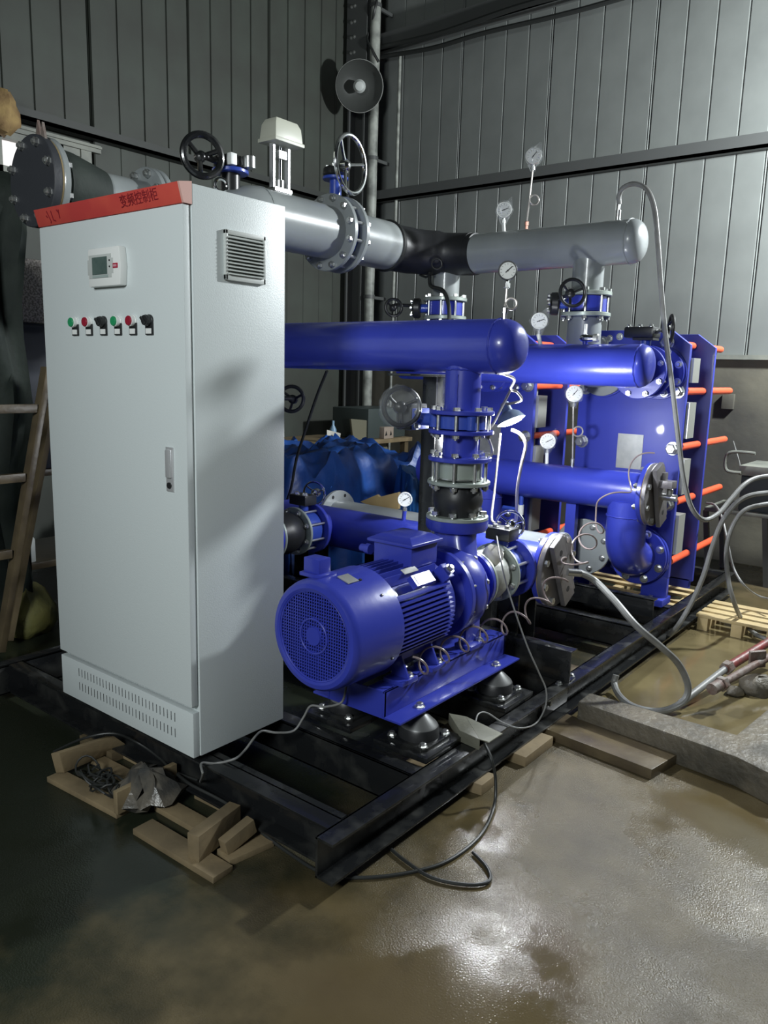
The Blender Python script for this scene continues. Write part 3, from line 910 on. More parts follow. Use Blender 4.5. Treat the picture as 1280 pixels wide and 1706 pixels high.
def volute_pump(dx, label):
    ax = MX + dx
    c = V((ax, 0, MZ))
    dcx = 0.272 + dx
    P = thing('centrifugal_pump', label, 'pump', (ax, 1.03, 0.40), 'pumps on the skid')
    part('bracket_flange', flange_mb(c + Y * 0.822, Y, 0.150, 0.030).lathe(c + Y * 0.83, Y, [(0, 0.125), (0.03, 0.105), (0.07, 0.110), (0.085, 0.150)], 40), 'blue', P)
    part('casing_flange', flange_mb(c + Y * 0.925, Y, 0.176, 0.026, n=48), 'blue', P)
    part('volute', MB().lathe(c + Y * 0.935, Y, [(0, 0.160), (0.02, 0.168), (0.06, 0.176), (0.10, 0.172), (0.135, 0.155), (0.15, 0.120), (0.165, 0.095), (0.22, 0.078)], 48), 'blue', P)
    part('ring_flange', flange_mb(c + Y * 1.048, Y, 0.160, 0.020, n=48), 'blue', P)
    # neck from the volute to the outlet: rounded sections
    nk, n = MB(), 28
    secs = []
    for z, hx, hy, cx, cy in ((MZ - 0.02, 0.150, 0.050, ax, 1.02), (MZ + 0.06, 0.135, 0.056, ax, 1.02), (MZ + 0.14, 0.100, 0.064, (ax + dcx) / 2, 1.045), (MZ + 0.20, 0.082, 0.072, dcx, 1.07), (0.862, 0.076, 0.076, dcx, 1.08)):
        secs.append([(cx + hx * math.copysign(abs(math.cos(t)) ** 0.7, math.cos(t)), cy + hy * math.copysign(abs(math.sin(t)) ** 0.7, math.sin(t)), z) for t in [2 * PI * i / n for i in range(n)]])
    vs = [p for s in secs for p in s]
    nk.add(vs, [(k * n + i, k * n + (i + 1) % n, (k + 1) * n + (i + 1) % n, (k + 1) * n + i) for k in range(len(secs) - 1) for i in range(n)])
    part('neck', nk, 'blue', P)
    part('gusset', MB().prism([(ax + 0.105, 1.00, 0.70), (dcx + 0.055, 1.06, 0.84), (ax + 0.155, 1.00, 0.55)], (0.0, 0.035, 0)), 'blue', P)
    part('outlet_flange', MB().lathe((dcx, 1.08, 0.845), Z, [(0, 0.085), (0.008, 0.118), (0.020, 0.125), (0.052, 0.125)], 40), 'blue', P)
    part('suction_flange', flange_mb(c + Y * 1.165, Y, 0.125, 0.024), 'blue', P)
    for s in (-1, 1):
        part('foot', MB().box(ax + s * 0.10 - 0.04, ax + s * 0.10 + 0.04, 0.98, 1.10, 0.400, 0.416).box(ax + s * 0.10 - 0.006, ax + s * 0.10 + 0.006, 0.99, 1.09, 0.41, 0.53), 'blue', P, bevel=0.002)
        hexhead(P, (ax + s * 0.12, 1.075, 0.416), Z, 0.02)
    if dx:
        part('pedestal', MB().box(ax - 0.15, ax + 0.15, 0.96, 1.12, ZT, 0.399).box(ax - 0.17, ax + 0.17, 0.94, 1.14, ZT, ZT + 0.012), 'blue', P, bevel=0.003)
    bolts(P, c + Y * 0.985, Y, 0.163, 10, 0.10, 0.022)
    return P


volute_pump(0, 'blue centrifugal pump behind the finned motor, outlet pointing up')

# ---------------------------------------------------------------- inline fittings
DX, DY = 0.272, 1.08


def rubber_joint(c, axis, L, r, R, label, group, n=8, s=0.024, bl=0.045):
    a = V(axis).normalized()
    c = V(c)
    J = thing('rubber_joint', label, 'joint', c, group)
    part('bellows', MB().lathe(c - a * L / 2, a, [(0, r), (0.012, r * 1.0), (L * 0.25, r * 1.10), (L * 0.5, r * 1.17), (L * 0.75, r * 1.10), (L - 0.012, r), (L, r)], 40), 'rubber', J)
    for sgn in (-1, 1):
        part('flange', flange_mb(c + a * sgn * (L / 2 + 0.006), a, R, 0.016, ri=r * 0.5), 'check', J)
    return J


def stack(dx, first):
    """outlet line of a pump: rubber joint, check valve, spool, butterfly valve"""
    x = DX + dx
    w = 'front' if first else 'rear'
    g = 'fittings on the pump outlets'
    J = rubber_joint((x, DY, 0.974), Z, 0.128, 0.086, 0.125, 'black rubber expansion joint above the %s pump outlet' % w, 'rubber joints')
    bolts(J, (x, DY, 0.897), Z, 0.104, 8, 0.040, 0.026)
    C = thing('check_valve', 'grey green check valve caged in long bolts above the %s rubber joint' % w, 'valve', (x, DY, 1.055), g)
    part('body', MB().lathe((x, DY, 1.055), Z, [(0, 0.080), (0.004, 0.090), (0.070, 0.090), (0.074, 0.080)], 40), 'check', C)
    part('band', MB().ring((x, DY, 1.058), Z, 0.0925, 0.088, 0.006), 'zinc', C)
    bolts(C, (x, DY, 1.092), Z, 0.106, 8, 0.120, 0.024)
    S = thing('spool_piece', 'short blue flanged spool between check valve and butterfly valve, %s line' % w, 'pipe', (x, DY, 1.13), g)
    part('pipe', MB().cyl((x, DY, 1.135), (x, DY, 1.24), 0.070, n=36), 'blue', S)
    part('flange', flange_mb((x, DY, 1.138), Z, 0.125, 0.018), 'blue', S)
    part('flange', flange_mb((x, DY, 1.244), Z, 0.128, 0.016), 'blue', S)
    B = thing('butterfly_valve', 'blue wafer butterfly valve below the discharge header, %s line' % w, 'valve', (x, DY, 1.28), g)
    part('body', MB().lathe((x, DY, 1.253), Z, [(0, 0.080), (0.004, 0.098), (0.054, 0.098), (0.058, 0.080)], 40), 'blue_valve', B)
    bolts(B, (x, DY, 1.282), Z, 0.108, 8, 0.092, 0.024)
    for t in (0.10, 0.16):
        part('lug', flange_mb((x + 0.085, DY - 0.06, 1.282), Z, 0.020, 0.055, n=16) if t == 0.10 else flange_mb((x - 0.105, DY - 0.03, 1.282), Z, 0.022, 0.055, n=16), 'blue_valve', B)
    part('stem_neck', MB().cyl((x - 0.09, DY, 1.282), (x - 0.20, DY, 1.282), 0.026), 'blue_valve', B)
    part('mount_pad', MB().box(x - 0.206, x - 0.19, DY - 0.05, DY + 0.05, 1.24, 1.325), 'blue_valve', B, bevel=0.003)
    hexhead(B, (x - 0.19, DY - 0.035, 1.31), X, 0.02)
    hexhead(B, (x - 0.19, DY - 0.035, 1.255), X, 0.02)
    part('gearbox', MB().box(x - 0.285, x - 0.206, DY - 0.055, DY + 0.06, 1.235, 1.345), 'black_plastic', B, bevel=0.012)
    part('shaft', MB().cyl((x - 0.245, DY - 0.05, 1.325), ((x - 0.22) if first else (x - 0.325), DY - 0.09, 1.33), 0.012), 'zinc', B)
    hw = handwheel(B, (x - 0.205 if first else x - 0.087, DY + (-0.120 if first else 0.36), 1.332 if first else 1.310), (0.80, -0.60, 0.1) if first else (0.45, -0.88, 0.1), 0.074 if first else 0.066, 0.010, 'black_plastic')
    if not first:
        part('extension', MB().cyl((x - 0.245, DY + 0.05, 1.322), (x - 0.087, DY + 0.36, 1.312), 0.012), 'black_plastic', B)
    return hw


hw1 = stack(0, True)
fb = MB().lathe(V((0.067, 0.945, 1.335)), V((0.80, -0.60, 0.1)), [(-0.06, 0.02), (-0.05, 0.06), (-0.02, 0.082), (0.0, 0.087), (0.022, 0.080), (0.040, 0.05), (0.046, 0.0)], 22)
shell(fb, 'plastic_wrap', 'film', hw1, 0.006, smooth=60)

SP = -1.215                     # the second pump stands behind the cabinet
volute_pump(SP, 'blue centrifugal pump hidden behind the control cabinet')
stack(SP, False)

# ---------------------------------------------------------------- discharge header
HZ, HR = 1.572, 0.102
DH = thing('discharge_header', 'large glossy blue header pipe with a domed end at chest height', 'pipe', (-0.3, DY, HZ))
part('pipe', MB().cyl((-1.45, DY, HZ), (0.432, DY, HZ), HR, n=56), 'blue', DH)
dome = [(0.0, HR)] + [(0.085 * math.sin(t), HR * (0.32 + 0.68 * math.cos(t)) if t < 1.3 else HR * (0.32 + 0.68 * math.cos(t)) * (1 - (t - 1.3) / 0.271)) for t in [i * PI / 2 / 12 for i in range(1, 13)]]
part('end_cap', MB().lathe((0.437, DY, HZ), X, [(0, HR)] + [(0.088 * math.sin(t), HR * math.cos(t) ** 0.62) for t in [i * PI / 2 / 14 for i in range(1, 14)]] + [(0.088, 0)], 56, ).v and
     MB().lathe((0.437, DY, HZ), X, [(0, HR)] + [(0.088 * math.sin(t), HR * math.cos(t) ** 0.62) for t in [i * PI / 2 / 14 for i in range(1, 14)]] + [(0.088, 0)], 56), 'blue', DH)


def weld(p, axis, R, parent, m='blue', jit=0.0016, r=0.0042):
    u, w, a = basis(axis)
    pts = [V(p) + (u * math.cos(2 * PI * i / 60) + w * math.sin(2 * PI * i / 60)) * (R + random.uniform(-jit, jit)) + a * random.uniform(-jit, jit) for i in range(60)]
    return part('weld_bead', MB().tube(pts, r, 6, closed=True), m, parent)


weld((0.434, DY, HZ), X, HR, DH)
for dx in (0, SP):
    br = part('branch', MB().cyl((DX + dx, DY, 1.32), (DX + dx, DY, HZ - 0.03), 0.070, n=36), 'blue', DH)
    part('flange', flange_mb((DX + dx, DY, 1.320), Z, 0.128, 0.017), 'blue', br)
    weld((DX + dx, DY, HZ - 0.088), Z, 0.071, DH)
part('seam', MB().tube([(DX + 0.02 + random.uniform(-0.0015, 0.0015), DY - 0.070, 1.345 + i * 0.010) for i in range(13)], 0.003, 5), 'blue', DH)

# ---------------------------------------------------------------- suction side
SY, SZ, SR = 1.68, 0.60, 0.1095
SH = thing('suction_header', 'low blue header pipe with a bolted grey blind end behind the motor', 'pipe', (-0.2, SY, SZ))
part('pipe', MB().cyl((-1.30, SY, SZ), (0.400, SY, SZ), SR, n=48), 'blue', SH)
part('pipe_end', MB().lathe((-1.30, SY, SZ), -X, [(0, SR), (0.03, SR * 0.95), (0.06, SR * 0.7), (0.075, 0)], 40), 'blue', SH)
part('end_flange', flange_mb((0.405, SY, SZ), X, 0.168, 0.026, n=48), 'blue', SH)
for x in (-1.1, -0.35, 0.25):
    part('saddle', MB().box(x - 0.05, x + 0.05, SY - 0.09, SY - 0.08, ZT, SZ - 0.07).box(x - 0.05, x + 0.05, SY + 0.08, SY + 0.09, ZT, SZ - 0.07).box(x - 0.05, x + 0.05, SY - 0.11, SY + 0.11, ZT - 0.003, ZT + 0.005), 'black_paint', SK)


def blind_end(x, y, z, R, label, deg, tabs=False):
    """pressure-test blind bolted to a header end, with clamp bar and lugs"""
    B = thing('blind_flange', label, 'flange', (x, y, z), 'grey test blinds on the headers')
    part('gasket', flange_mb((x + 0.002, y, z), X, R * 0.99, 0.004, n=48), 'gasket', B)
    part('disc', flange_mb((x + 0.015, y, z), X, R, 0.024, n=48), 'dull_flange', B)
    d = V((0, math.cos(math.radians(deg)), math.sin(math.radians(deg))))
    e = X.cross(d)
    cbar = V((x + 0.045, y, z))
    part('clamp_bar', MB().obox(cbar, d, e, X, R * 1.02, R * 0.30, 0.012), 'dull_flange', B, bevel=0.003)
    part('clamp_rib', MB().obox(cbar + e * R * 0.34 + X * -0.012, d, e, X, R * 0.92, 0.010, 0.022), 'dull_flange', B, bevel=0.003)
    for k in (-0.62, 0.62):
        part('hole', MB().cyl(cbar + d * R * k + X * 0.0118, cbar + d * R * k + X * 0.0128, 0.014, n=16), 'ink', B)
    if tabs:
        part('bracket', MB().box(x + 0.055, x + 0.125, y - 0.055, y + 0.02, z + 0.045, z + 0.085), 'dull_flange', B, bevel=0.004)
        part('bracket', MB().box(x + 0.055, x + 0.075, y - 0.02, y + 0.02, z + 0.06, z + 0.125), 'dull_flange', B, bevel=0.004)
        pv = part('plug_valve', MB().cyl((x + 0.05, y + 0.02, z - 0.01), (x + 0.13, y + 0.02, z - 0.01), 0.020, n=12), 'zinc', B)
        part('plug', MB().lathe((x + 0.09, y + 0.02, z + 0.005), Z, [(0, 0.018), (0.03, 0.018), (0.04, 0.010)], 10), 'zinc', pv)
    for k in range(8):
        t = 2 * PI * (k + 0.5) / 8
        p = V((x - 0.002, y + math.cos(t) * R * 0.86, z + math.sin(t) * R * 0.86))
        inst('bolt', bolt_mesh(0.052, 0.028), B, p, Z.rotation_difference(X))
    return B


blind_end(0.418, SY, SZ, 0.168, 'dull grey blind flange with a slanted bar closing the low pump header', -62)


def suction_line(dx, w):
    x = MX + dx
    g = 'suction fittings of the pumps'
    R = thing('reducer_joint', 'bare metal suction joint bolted to the inlet of the %s pump' % w, 'joint', (x, 1.27, MZ), g)
    m = 'cast' if dx == 0 else 'rubber'
    part('bellows', MB().lathe((x, 1.185, MZ), Y, [(0, 0.088), (0.02, 0.092), (0.06, 0.108), (0.10, 0.112), (0.15, 0.100), (0.18, 0.088)], 40), m, R)
    part('flange', flange_mb((x, 1.186, MZ), Y, 0.125, 0.016), 'check', R)
    part('flange', flange_mb((x, 1.366, MZ), Y, 0.128, 0.016), 'check', R)
    if dx == 0:
        part('tape_wrap', shell_mb((x + 0.05, 1.235, MZ + 0.105)), 'paper', R, smooth=50)
    bolts(R, (x, 1.430, MZ), Y, 0.108, 8, 0.150, 0.024)
    V_ = thing('butterfly_valve', 'suction butterfly valve with a small handwheel at the %s pump' % w, 'valve', (x, 1.43, MZ), g)
    part('body', MB().lathe((x, 1.378, MZ), Y, [(0, 0.08), (0.005, 0.096), (0.100, 0.096), (0.105, 0.08)], 40), 'blue_valve', V_)
    part('stem_neck', MB().cyl((x, 1.43, MZ + 0.09), (x, 1.43, MZ + 0.135), 0.026), 'blue_valve', V_)
    part('gearbox', MB().box(x - 0.065, x + 0.055, 1.385, 1.475, MZ + 0.135, MZ + 0.190), 'black_plastic', V_, bevel=0.008)
    hexhead(V_, (x - 0.03, 1.41, MZ + 0.190), Z, 0.022)
    hexhead(V_, (x + 0.03, 1.41, MZ + 0.190), Z, 0.022)
    hwx = x - 0.03 if dx == 0 else x - 0.02
    part('shaft', MB().cyl((hwx, 1.43, MZ + 0.165), (hwx + 0.01, 1.51, MZ + 0.178), 0.009), 'zinc', V_)
    handwheel(V_, (hwx + 0.012, 1.52, MZ + 0.185), (0.30, -0.95, 0.0), 0.062, 0.006, 'chrome', dish=0.25)
    part_pipe = part('branch', MB().cyl((x, 1.49, MZ - 0.01), (x, SY, SZ), 0.080, n=36), 'blue', SH)
    part('flange', flange_mb((x, 1.496, MZ), Y, 0.135, 0.022), 'blue', part_pipe)


def shell_mb(c):
    b = MB()
    b.lathe(V(c) - V((0.035, 0, 0)), X + Y * 0.4, [(0, 0.0), (0.005, 0.03), (0.03, 0.042), (0.06, 0.038), (0.08, 0.022), (0.085, 0)], 12)
    b.v = [(x + random.uniform(-0.009, 0.009), y + random.uniform(-0.009, 0.009), z + random.uniform(-0.007, 0.007)) for x, y, z in b.v]
    return b


suction_line(0, 'front')
suction_line(SP, 'rear')

# grey low return pipe right behind the blue suction header
GR = thing('return_header', 'grey flanged pipe lying low right behind the blue suction header', 'pipe', (-0.4, 2.0, 0.575))
part('pipe', MB().cyl((-1.19, 2.0, 0.575), (0.30, 2.0, 0.575), 0.1095, n=48), 'grey', GR)
for x, R_ in ((-1.19, 0.168), (0.30, 0.13)):
    f_ = part('flange', flange_mb((x, 2.0, 0.575), X, R_, 0.024, n=48), 'grey', GR)
    for k in range(8):
        t = 2 * PI * (k + 0.5) / 8
        part('bolt_hole', MB().cyl((x + 0.0121, 2.0 + math.cos(t) * R_ * 0.85, 0.575 + math.sin(t) * R_ * 0.85), (x + 0.0128, 2.0 + math.cos(t) * R_ * 0.85, 0.575 + math.sin(t) * R_ * 0.85), 0.011, n=12), 'ink', f_)
for x in (-0.9, -0.1):
    part('leg', MB().box(x - 0.04, x + 0.04, 1.97, 2.03, 0.0, 0.48), 'black_paint', GR)

# ---------------------------------------------------------------- plate heat exchangers


def exchanger(x0, label, near):
    """front frame plate faces the viewer at y 2.93"""
    E = thing('plate_heat_exchanger', label, 'heat exchanger', (x0, 3.15, ZT), 'plate heat exchangers')
    xl, xr = x0 - 0.315, x0 + 0.315

    def plate(y, t, zb=0.335):
        pts = [(xl, y, zb), (xr - 0.002, y, zb), (xr, y, 1.655), (xr - 0.11, y, 1.735), (xl + 0.11, y, 1.735), (xl, y, 1.655)]
        return MB().prism(pts, (0, t, 0))
    part('front_plate', plate(2.93, 0.035), 'blue_plate', E, bevel=0.003)
    part('rear_plate', plate(3.40, 0.032, 0.22), 'blue_plate', E, bevel=0.003)
    part('guide_bar', MB().box(x0 - 0.025, x0 + 0.025, 2.965, 3.40, 1.66, 1.72), 'blue', E)
    for s in (-1, 1):
        part('leg', MB().box(x0 + s * 0.235 - 0.075, x0 + s * 0.235 + 0.075, 2.93, 2.965, ZT + 0.03, 0.336), 'blue', E, bevel=0.003)
        part('foot', MB().box(x0 + s * 0.235 - 0.078, x0 + s * 0.235 - 0.012, 2.865, 3.01, ZT, ZT + 0.042).box(x0 + s * 0.235 + 0.006, x0 + s * 0.235 + 0.078, 2.865, 3.01, ZT, ZT + 0.042), 'blue', E, bevel=0.004)
        hexhead(E, (x0 + s * 0.235 - 0.003, 2.90, ZT + 0.036), Z, 0.026)
        part('rear_leg', MB().box(x0 + s * 0.235 - 0.06, x0 + s * 0.235 + 0.06, 3.40, 3.432, ZT, 0.23), 'blue', E)
    pm = MB().box(x0 - 0.262, x0 + 0.262, -0.0018, 0.0018, 0.36, 1.60)
    for z0_, z1_ in ((0.47, 0.70), (0.82, 1.02), (1.14, 1.34), (1.45, 1.585)):
        pm.box(x0 + 0.255, x0 + 0.330, -0.0018, 0.0018, z0_, z1_)
    mesh = pm.mesh('heat_plate', V((x0, 0, 0)))
    mesh.materials.append(M['plates'])
    for k in range(20):
        inst('heat_plate', mesh, E, (x0, 2.97 + k * 0.0058, 0))
    part('pack_gasket', MB().box(x0 - 0.255, x0 + 0.255, 2.966, 3.085, 0.37, 1.59), 'ink', E)
    # tie rods with orange sleeves
    zs = (1.40, 1.082, 0.762, 0.405)
    rods = [(x0 + s * 0.272, z) for z in zs for s in (-1, 1)] + [(x0 + 0.19, 1.665), (x0 - 0.19, 1.665)]
    for (rx, rz) in rods:
        rod = part('tie_rod', MB().cyl((rx, 2.875, rz), (rx, 3.96, rz), 0.0125, n=12), 'zinc', E)
        part('nut', MB().lathe((rx, 2.93, rz), -Y, [(0, 0.036), (0.010, 0.036), (0.010, 0.029), (0.020, 0.027), (0.020, 0.030), (0.046, 0.030), (0.050, 0.024)], 6).lathe((rx, 2.93, rz), -Y, [(0, 0.038), (0.008, 0.038)], 20), 'zinc', rod)
        part('sleeve', MB().lathe((rx, 2.975, rz), Y, [(0, 0.014), (0.004, 0.021), (0.395, 0.021), (0.410, 0.014)], 16), 'orange', rod, label='orange plastic sleeve')
        part('sleeve', MB().lathe((rx, 3.455, rz), Y, [(0, 0.014), (0.004, 0.021), (0.495, 0.021), (0.507, 0.014)], 16), 'orange', rod, label='orange plastic sleeve')
        part('nut', MB().lathe((rx, 3.432, rz), Y, [(0, 0.026), (0.020, 0.026)], 6), 'zinc', rod)
    # port rings
    for px_, pz in ((x0 - 0.162, 1.50), (x0 + 0.162, 1.50), (x0 - 0.162, 0.455), (x0 + 0.162, 0.455)):
        part('port_ring', flange_mb((px_, 2.922, pz), Y, 0.150, 0.016, n=40), 'blue', E)
    if near:
        for px_, pz in ((x0 - 0.15, 1.69), (x0 - 0.09, 1.70), (x0 + 0.01, 1.70), (x0 + 0.06, 1.69)):
            hexhead(E, (px_, 2.93, pz), -Y, 0.026)
        part('maker_plate', MB().box(0.179, 0.330, 2.926, 2.9305, 0.945, 1.146), 'nameplate', E, label='blank grey metal plate')
    else:
        part('maker_plate', MB().box(x0 - 0.06, x0 + 0.09, 2.926, 2.9305, 0.945, 1.146), 'nameplate', E, label='blank grey metal plate')
    return E


EX1, EX2 = 0.230, -0.700
exchanger(EX1, 'right blue plate heat exchanger with orange sleeved rods and a blank plate', True)
exchanger(EX2, 'left blue plate heat exchanger mostly hidden behind the pump pipes', False)

# ---------------------------------------------------------------- second blue header, at the upper ports
H2Y, H2Z, H2R = 2.32, 1.528, 0.104
H2 = thing('upper_blue_header', 'blue header pipe with a rounded end at the top of the heat exchangers', 'pipe', (-0.2, H2Y, H2Z))
part('pipe', MB().cyl((-0.95, H2Y, H2Z), (0.505, H2Y, H2Z), H2R, n=56), 'blue', H2)
part('end_cap', MB().lathe((0.510, H2Y, H2Z), X, [(0, H2R)] + [(0.052 * math.sin(t), H2R * math.cos(t) ** 0.55) for t in [i * PI / 2 / 14 for i in range(1, 14)]] + [(0.052, 0)], 56), 'blue', H2)
weld((0.507, H2Y, H2Z), X, H2R, H2)
for x0 in (EX1, EX2):
    bx_ = x0 + 0.162
    br = part('branch', MB().cyl((bx_, H2Y + 0.05, 1.50), (bx_, 2.62, 1.50), 0.084, n=36), 'blue', H2)
    part('flange', flange_mb((bx_, 2.615, 1.50), Y, 0.142, 0.022), 'blue', br)
    n_ = 'right' if x0 == EX1 else 'left'
    VV = thing('butterfly_valve', 'black geared butterfly valve at the upper port of the %s heat exchanger' % n_, 'valve', (bx_, 2.70, 1.5), 'valves at the heat exchanger ports')
    part('body', MB().lathe((bx_, 2.63, 1.50), Y, [(0, 0.09), (0.004, 0.112), (0.066, 0.112), (0.07, 0.09)], 40), 'blue_valve', VV)
    part('stem_neck', MB().cyl((bx_, 2.665, 1.60), (bx_, 2.665, 1.672), 0.028), 'blue_valve', VV)
    part('mount_pad', MB().box(bx_ - 0.055, bx_ + 0.055, 2.62, 2.71, 1.666, 1.678), 'black_plastic', VV)
    part('gearbox', MB().box(bx_ - 0.10, bx_ + 0.06, 2.60, 2.72, 1.678, 1.735), 'black_plastic', VV, bevel=0.012)
    for dx_, dy_ in ((-0.08, 2.62), (0.04, 2.62), (-0.02, 2.62)):
        hexhead(VV, (bx_ + dx_, dy_, 1.735), Z, 0.020)
    part('shaft', MB().cyl((bx_ + 0.05, 2.66, 1.708), (bx_ + 0.135, 2.60, 1.720), 0.011), 'zinc', VV)
    handwheel(VV, (bx_ + 0.15, 2.60, 1.722), (0.88, 0.47, 0.0), 0.066, 0.009, 'black_plastic')
    sp = thing('spool_piece', 'short blue flanged spool at the upper port of the %s heat exchanger' % n_, 'pipe', (bx_, 2.8, 1.5), 'spools at the heat exchanger ports')
    part('pipe', MB().cyl((bx_, 2.705, 1.50), (bx_, 2.91, 1.50), 0.084, n=36), 'blue', sp)
    part('flange', flange_mb((bx_, 2.714, 1.50), Y, 0.142, 0.022), 'blue', sp)
    part('flange', flange_mb((bx_, 2.900, 1.50), Y, 0.142, 0.022), 'blue', sp)
    bolts(sp, (bx_, 2.665, 1.50), Y, 0.122, 8, 0.120, 0.026)
    for k in range(8):
        t = 2 * PI * (k + 0.5) / 8
        hexhead(sp, (bx_ + math.cos(t) * 0.122, 2.889, 1.50 + math.sin(t) * 0.122), -Y, 0.026)

# lever valves on top of the upper blue header
for vx, vy in ((0.235, 2.42),):
    LV = thing('vent_valve', 'small chrome and white ball valve on top of the upper blue header', 'valve', (vx, vy, 1.625))
    part('stub', MB().cyl((vx - 0.03, H2Y, H2Z + 0.09), (vx - 0.03, H2Y, H2Z + 0.125), 0.013), 'blue', LV)
    part('body', MB().lathe((vx - 0.055, H2Y, H2Z + 0.135), X, [(0, 0.015), (0.01, 0.019), (0.03, 0.022), (0.05, 0.019), (0.075, 0.015)], 16), 'chrome', LV)
    part('lever', MB().box(vx - 0.038, vx - 0.026, H2Y - 0.008, H2Y + 0.008, H2Z + 0.15, H2Z + 0.205), 'white_plastic', LV, bevel=0.002)
    part('cap', MB().lathe((vx + 0.018, H2Y, H2Z + 0.135), X, [(0, 0.022), (0.02, 0.022), (0.028, 0.014)], 14), 'cast', LV)

# ---------------------------------------------------------------- lower blue header with test blind and elbow
H3Y, H3Z, H3R = 2.65, 0.852, 0.1075
EXX = 0.375
H3 = thing('lower_blue_header', 'blue header with a bolted grey end and an elbow to the lower port', 'pipe', (0, H3Y, H3Z))
part('pipe', MB().cyl((-1.0, H3Y, H3Z), (0.480, H3Y, H3Z), H3R, n=56), 'blue', H3)
part('end_flange', flange_mb((0.487, H3Y, H3Z), X, 0.170, 0.026, n=48), 'blue', H3)
for x0 in (EX1, EX2):
    bx_ = EXX if x0 == EX1 else x0 + 0.162
    pts = [(bx_, H3Y, H3Z - 0.05), (bx_, H3Y, H3Z - 0.14), (bx_, H3Y, 0.455 + 0.17)]
    pts += [(bx_, H3Y + 0.17 - 0.17 * math.cos(t), 0.455 + 0.17 - 0.17 * math.sin(t)) for t in [PI / 2 * i / 14 for i in range(1, 15)]] + [(bx_, 2.86, 0.455)]
    el = part('elbow', MB().tube(pts, 0.1075, 40), 'blue', H3)
    part('flange', flange_mb((bx_, 2.868, 0.455), Y, 0.168, 0.024, n=48), 'blue', el)
    part('flange', flange_mb((bx_, 2.898, 0.455), Y, 0.172, 0.026, n=48), 'blue', el)
    for k in range(8):
        t = 2 * PI * (k + 0.5) / 8
        hexhead(el, (bx_ + math.cos(t) * 0.142, 2.856, 0.455 + math.sin(t) * 0.142), -Y, 0.030)
    weld((bx_, H3Y, H3Z - 0.135), Z, 0.1085, H3)
for x in (-0.5, 0.05):
    part('prop', MB().box(x - 0.03, x + 0.03, H3Y - 0.02, H3Y + 0.02, ZT + 0.099, H3Z - 0.10), 'blue', SK)
blind_end(0.500, H3Y, H3Z, 0.170, 'dull grey blind flange with a lug bracket closing the lower blue header', -68, True)

# ---------------------------------------------------------------- grey primary piping
GYZ, GX, GR_ = 2.195, -1.05, 0.1365
GY = thing('grey_main_pipe', 'thick grey pipe running back overhead behind the cabinet', 'pipe', (GX, 1.2, GYZ))
SZ_ = 2.140
part('pipe', MB().cyl((GX, 0.09, SZ_), (GX, 0.84, SZ_ + 0.01), 0.086, n=48), 'grey', GY)
rd, n_ = MB(), 56
vs = []
for t in range(9):
    f = t / 8
    g_ = f * f * (3 - 2 * f)
    yy, rr, zz = 0.84 + 0.36 * f, 0.086 + (GR_ - 0.086) * g_, SZ_ + 0.01 + (GYZ - SZ_ - 0.01) * g_
    vs += [(GX + rr * math.cos(2 * PI * i / n_), yy, zz + rr * math.sin(2 * PI * i / n_)) for i in range(n_)]
rd.add(vs, [(k * n_ + i, k * n_ + (i + 1) % n_, (k + 1) * n_ + (i + 1) % n_, (k + 1) * n_ + i) for k in range(8) for i in range(n_)])
part('reducer', rd, 'grey', GY, smooth=60)
part('pipe', MB().cyl((GX, 1.20, GYZ), (GX, 1.735, GYZ), GR_, n=56), 'grey', GY)
part('flange', flange_mb((GX, 0.133, SZ_), Y, 0.165, 0.026, n=48), 'grey', GY)
part('flange', flange_mb((GX, 1.735, GYZ), Y, 0.200, 0.028, n=48), 'grey', GY)
part('flange', flange_mb((GX, 0.580, SZ_ + 0.006), Y, 0.145, 0.026, n=48), 'grey', GY)
part('flange', flange_mb((GX, 0.612, SZ_ + 0.006), Y, 0.145, 0.026, n=48), 'grey', GY)
weld((GX, 1.21, GYZ), Y, GR_, GY, 'grey')
bolts(GY, (GX, 0.596, SZ_ + 0.006), Y, 0.120, 8, 0.060, 0.030)
part('black_wrap', MB().lathe((GX, 0.165, SZ_), Y, [(0, 0.090), (0.004, 0.138), (0.06, 0.132), (0.14, 0.112), (0.20, 0.096), (0.205, 0.088)], 40), 'dark_cloth', GY, label='black wrap around the grey pipe')
E1 = thing('blind_flange', 'dark blind flange with an ochre gasket closing the grey overhead pipe at far left', 'flange', (GX, 0.10, SZ_))
part('gasket', flange_mb((GX, 0.116, SZ_), Y, 0.162, 0.010, n=48), 'gasket', E1)
part('disc', flange_mb((GX, 0.095, SZ_), Y, 0.166, 0.032, n=48), mat('blackish_blind', (0.035, 0.038, 0.045), 0.55, bump=0.1), E1)
part('grip', MB().prism([(GX + 0.01, 0.095, SZ_ + 0.155), (GX + 0.05, 0.095, SZ_ + 0.155), (GX + 0.03, 0.095, SZ_ + 0.215)], (0, 0.01, 0)), 'rust', E1)
part('grip', MB().prism([(GX + 0.055, 0.090, SZ_ + 0.145), (GX + 0.09, 0.090, SZ_ + 0.135), (GX + 0.072, 0.090, SZ_ + 0.20)], (0, 0.01, 0)), 'rust', E1)
bolts(E1, (GX, 0.113, SZ_), Y, 0.141, 8, 0.068, 0.028)
BV = thing('butterfly_valve', 'overhead butterfly valve with a large silver handwheel on the grey pipe', 'valve', (GX, 1.80, GYZ))
part('body', MB().lathe((GX, 1.752, GYZ), Y, [(0, 0.12), (0.004, 0.150), (0.060, 0.150), (0.064, 0.12)], 40), 'blue_valve', BV)
part('stem_neck', MB().cyl((GX, 1.784, GYZ + 0.14), (GX, 1.784, GYZ + 0.295), 0.032), 'blue_valve', BV)
part('mount_pad', flange_mb((GX, 1.784, GYZ + 0.285), Z, 0.070, 0.016), 'blue_valve', BV)
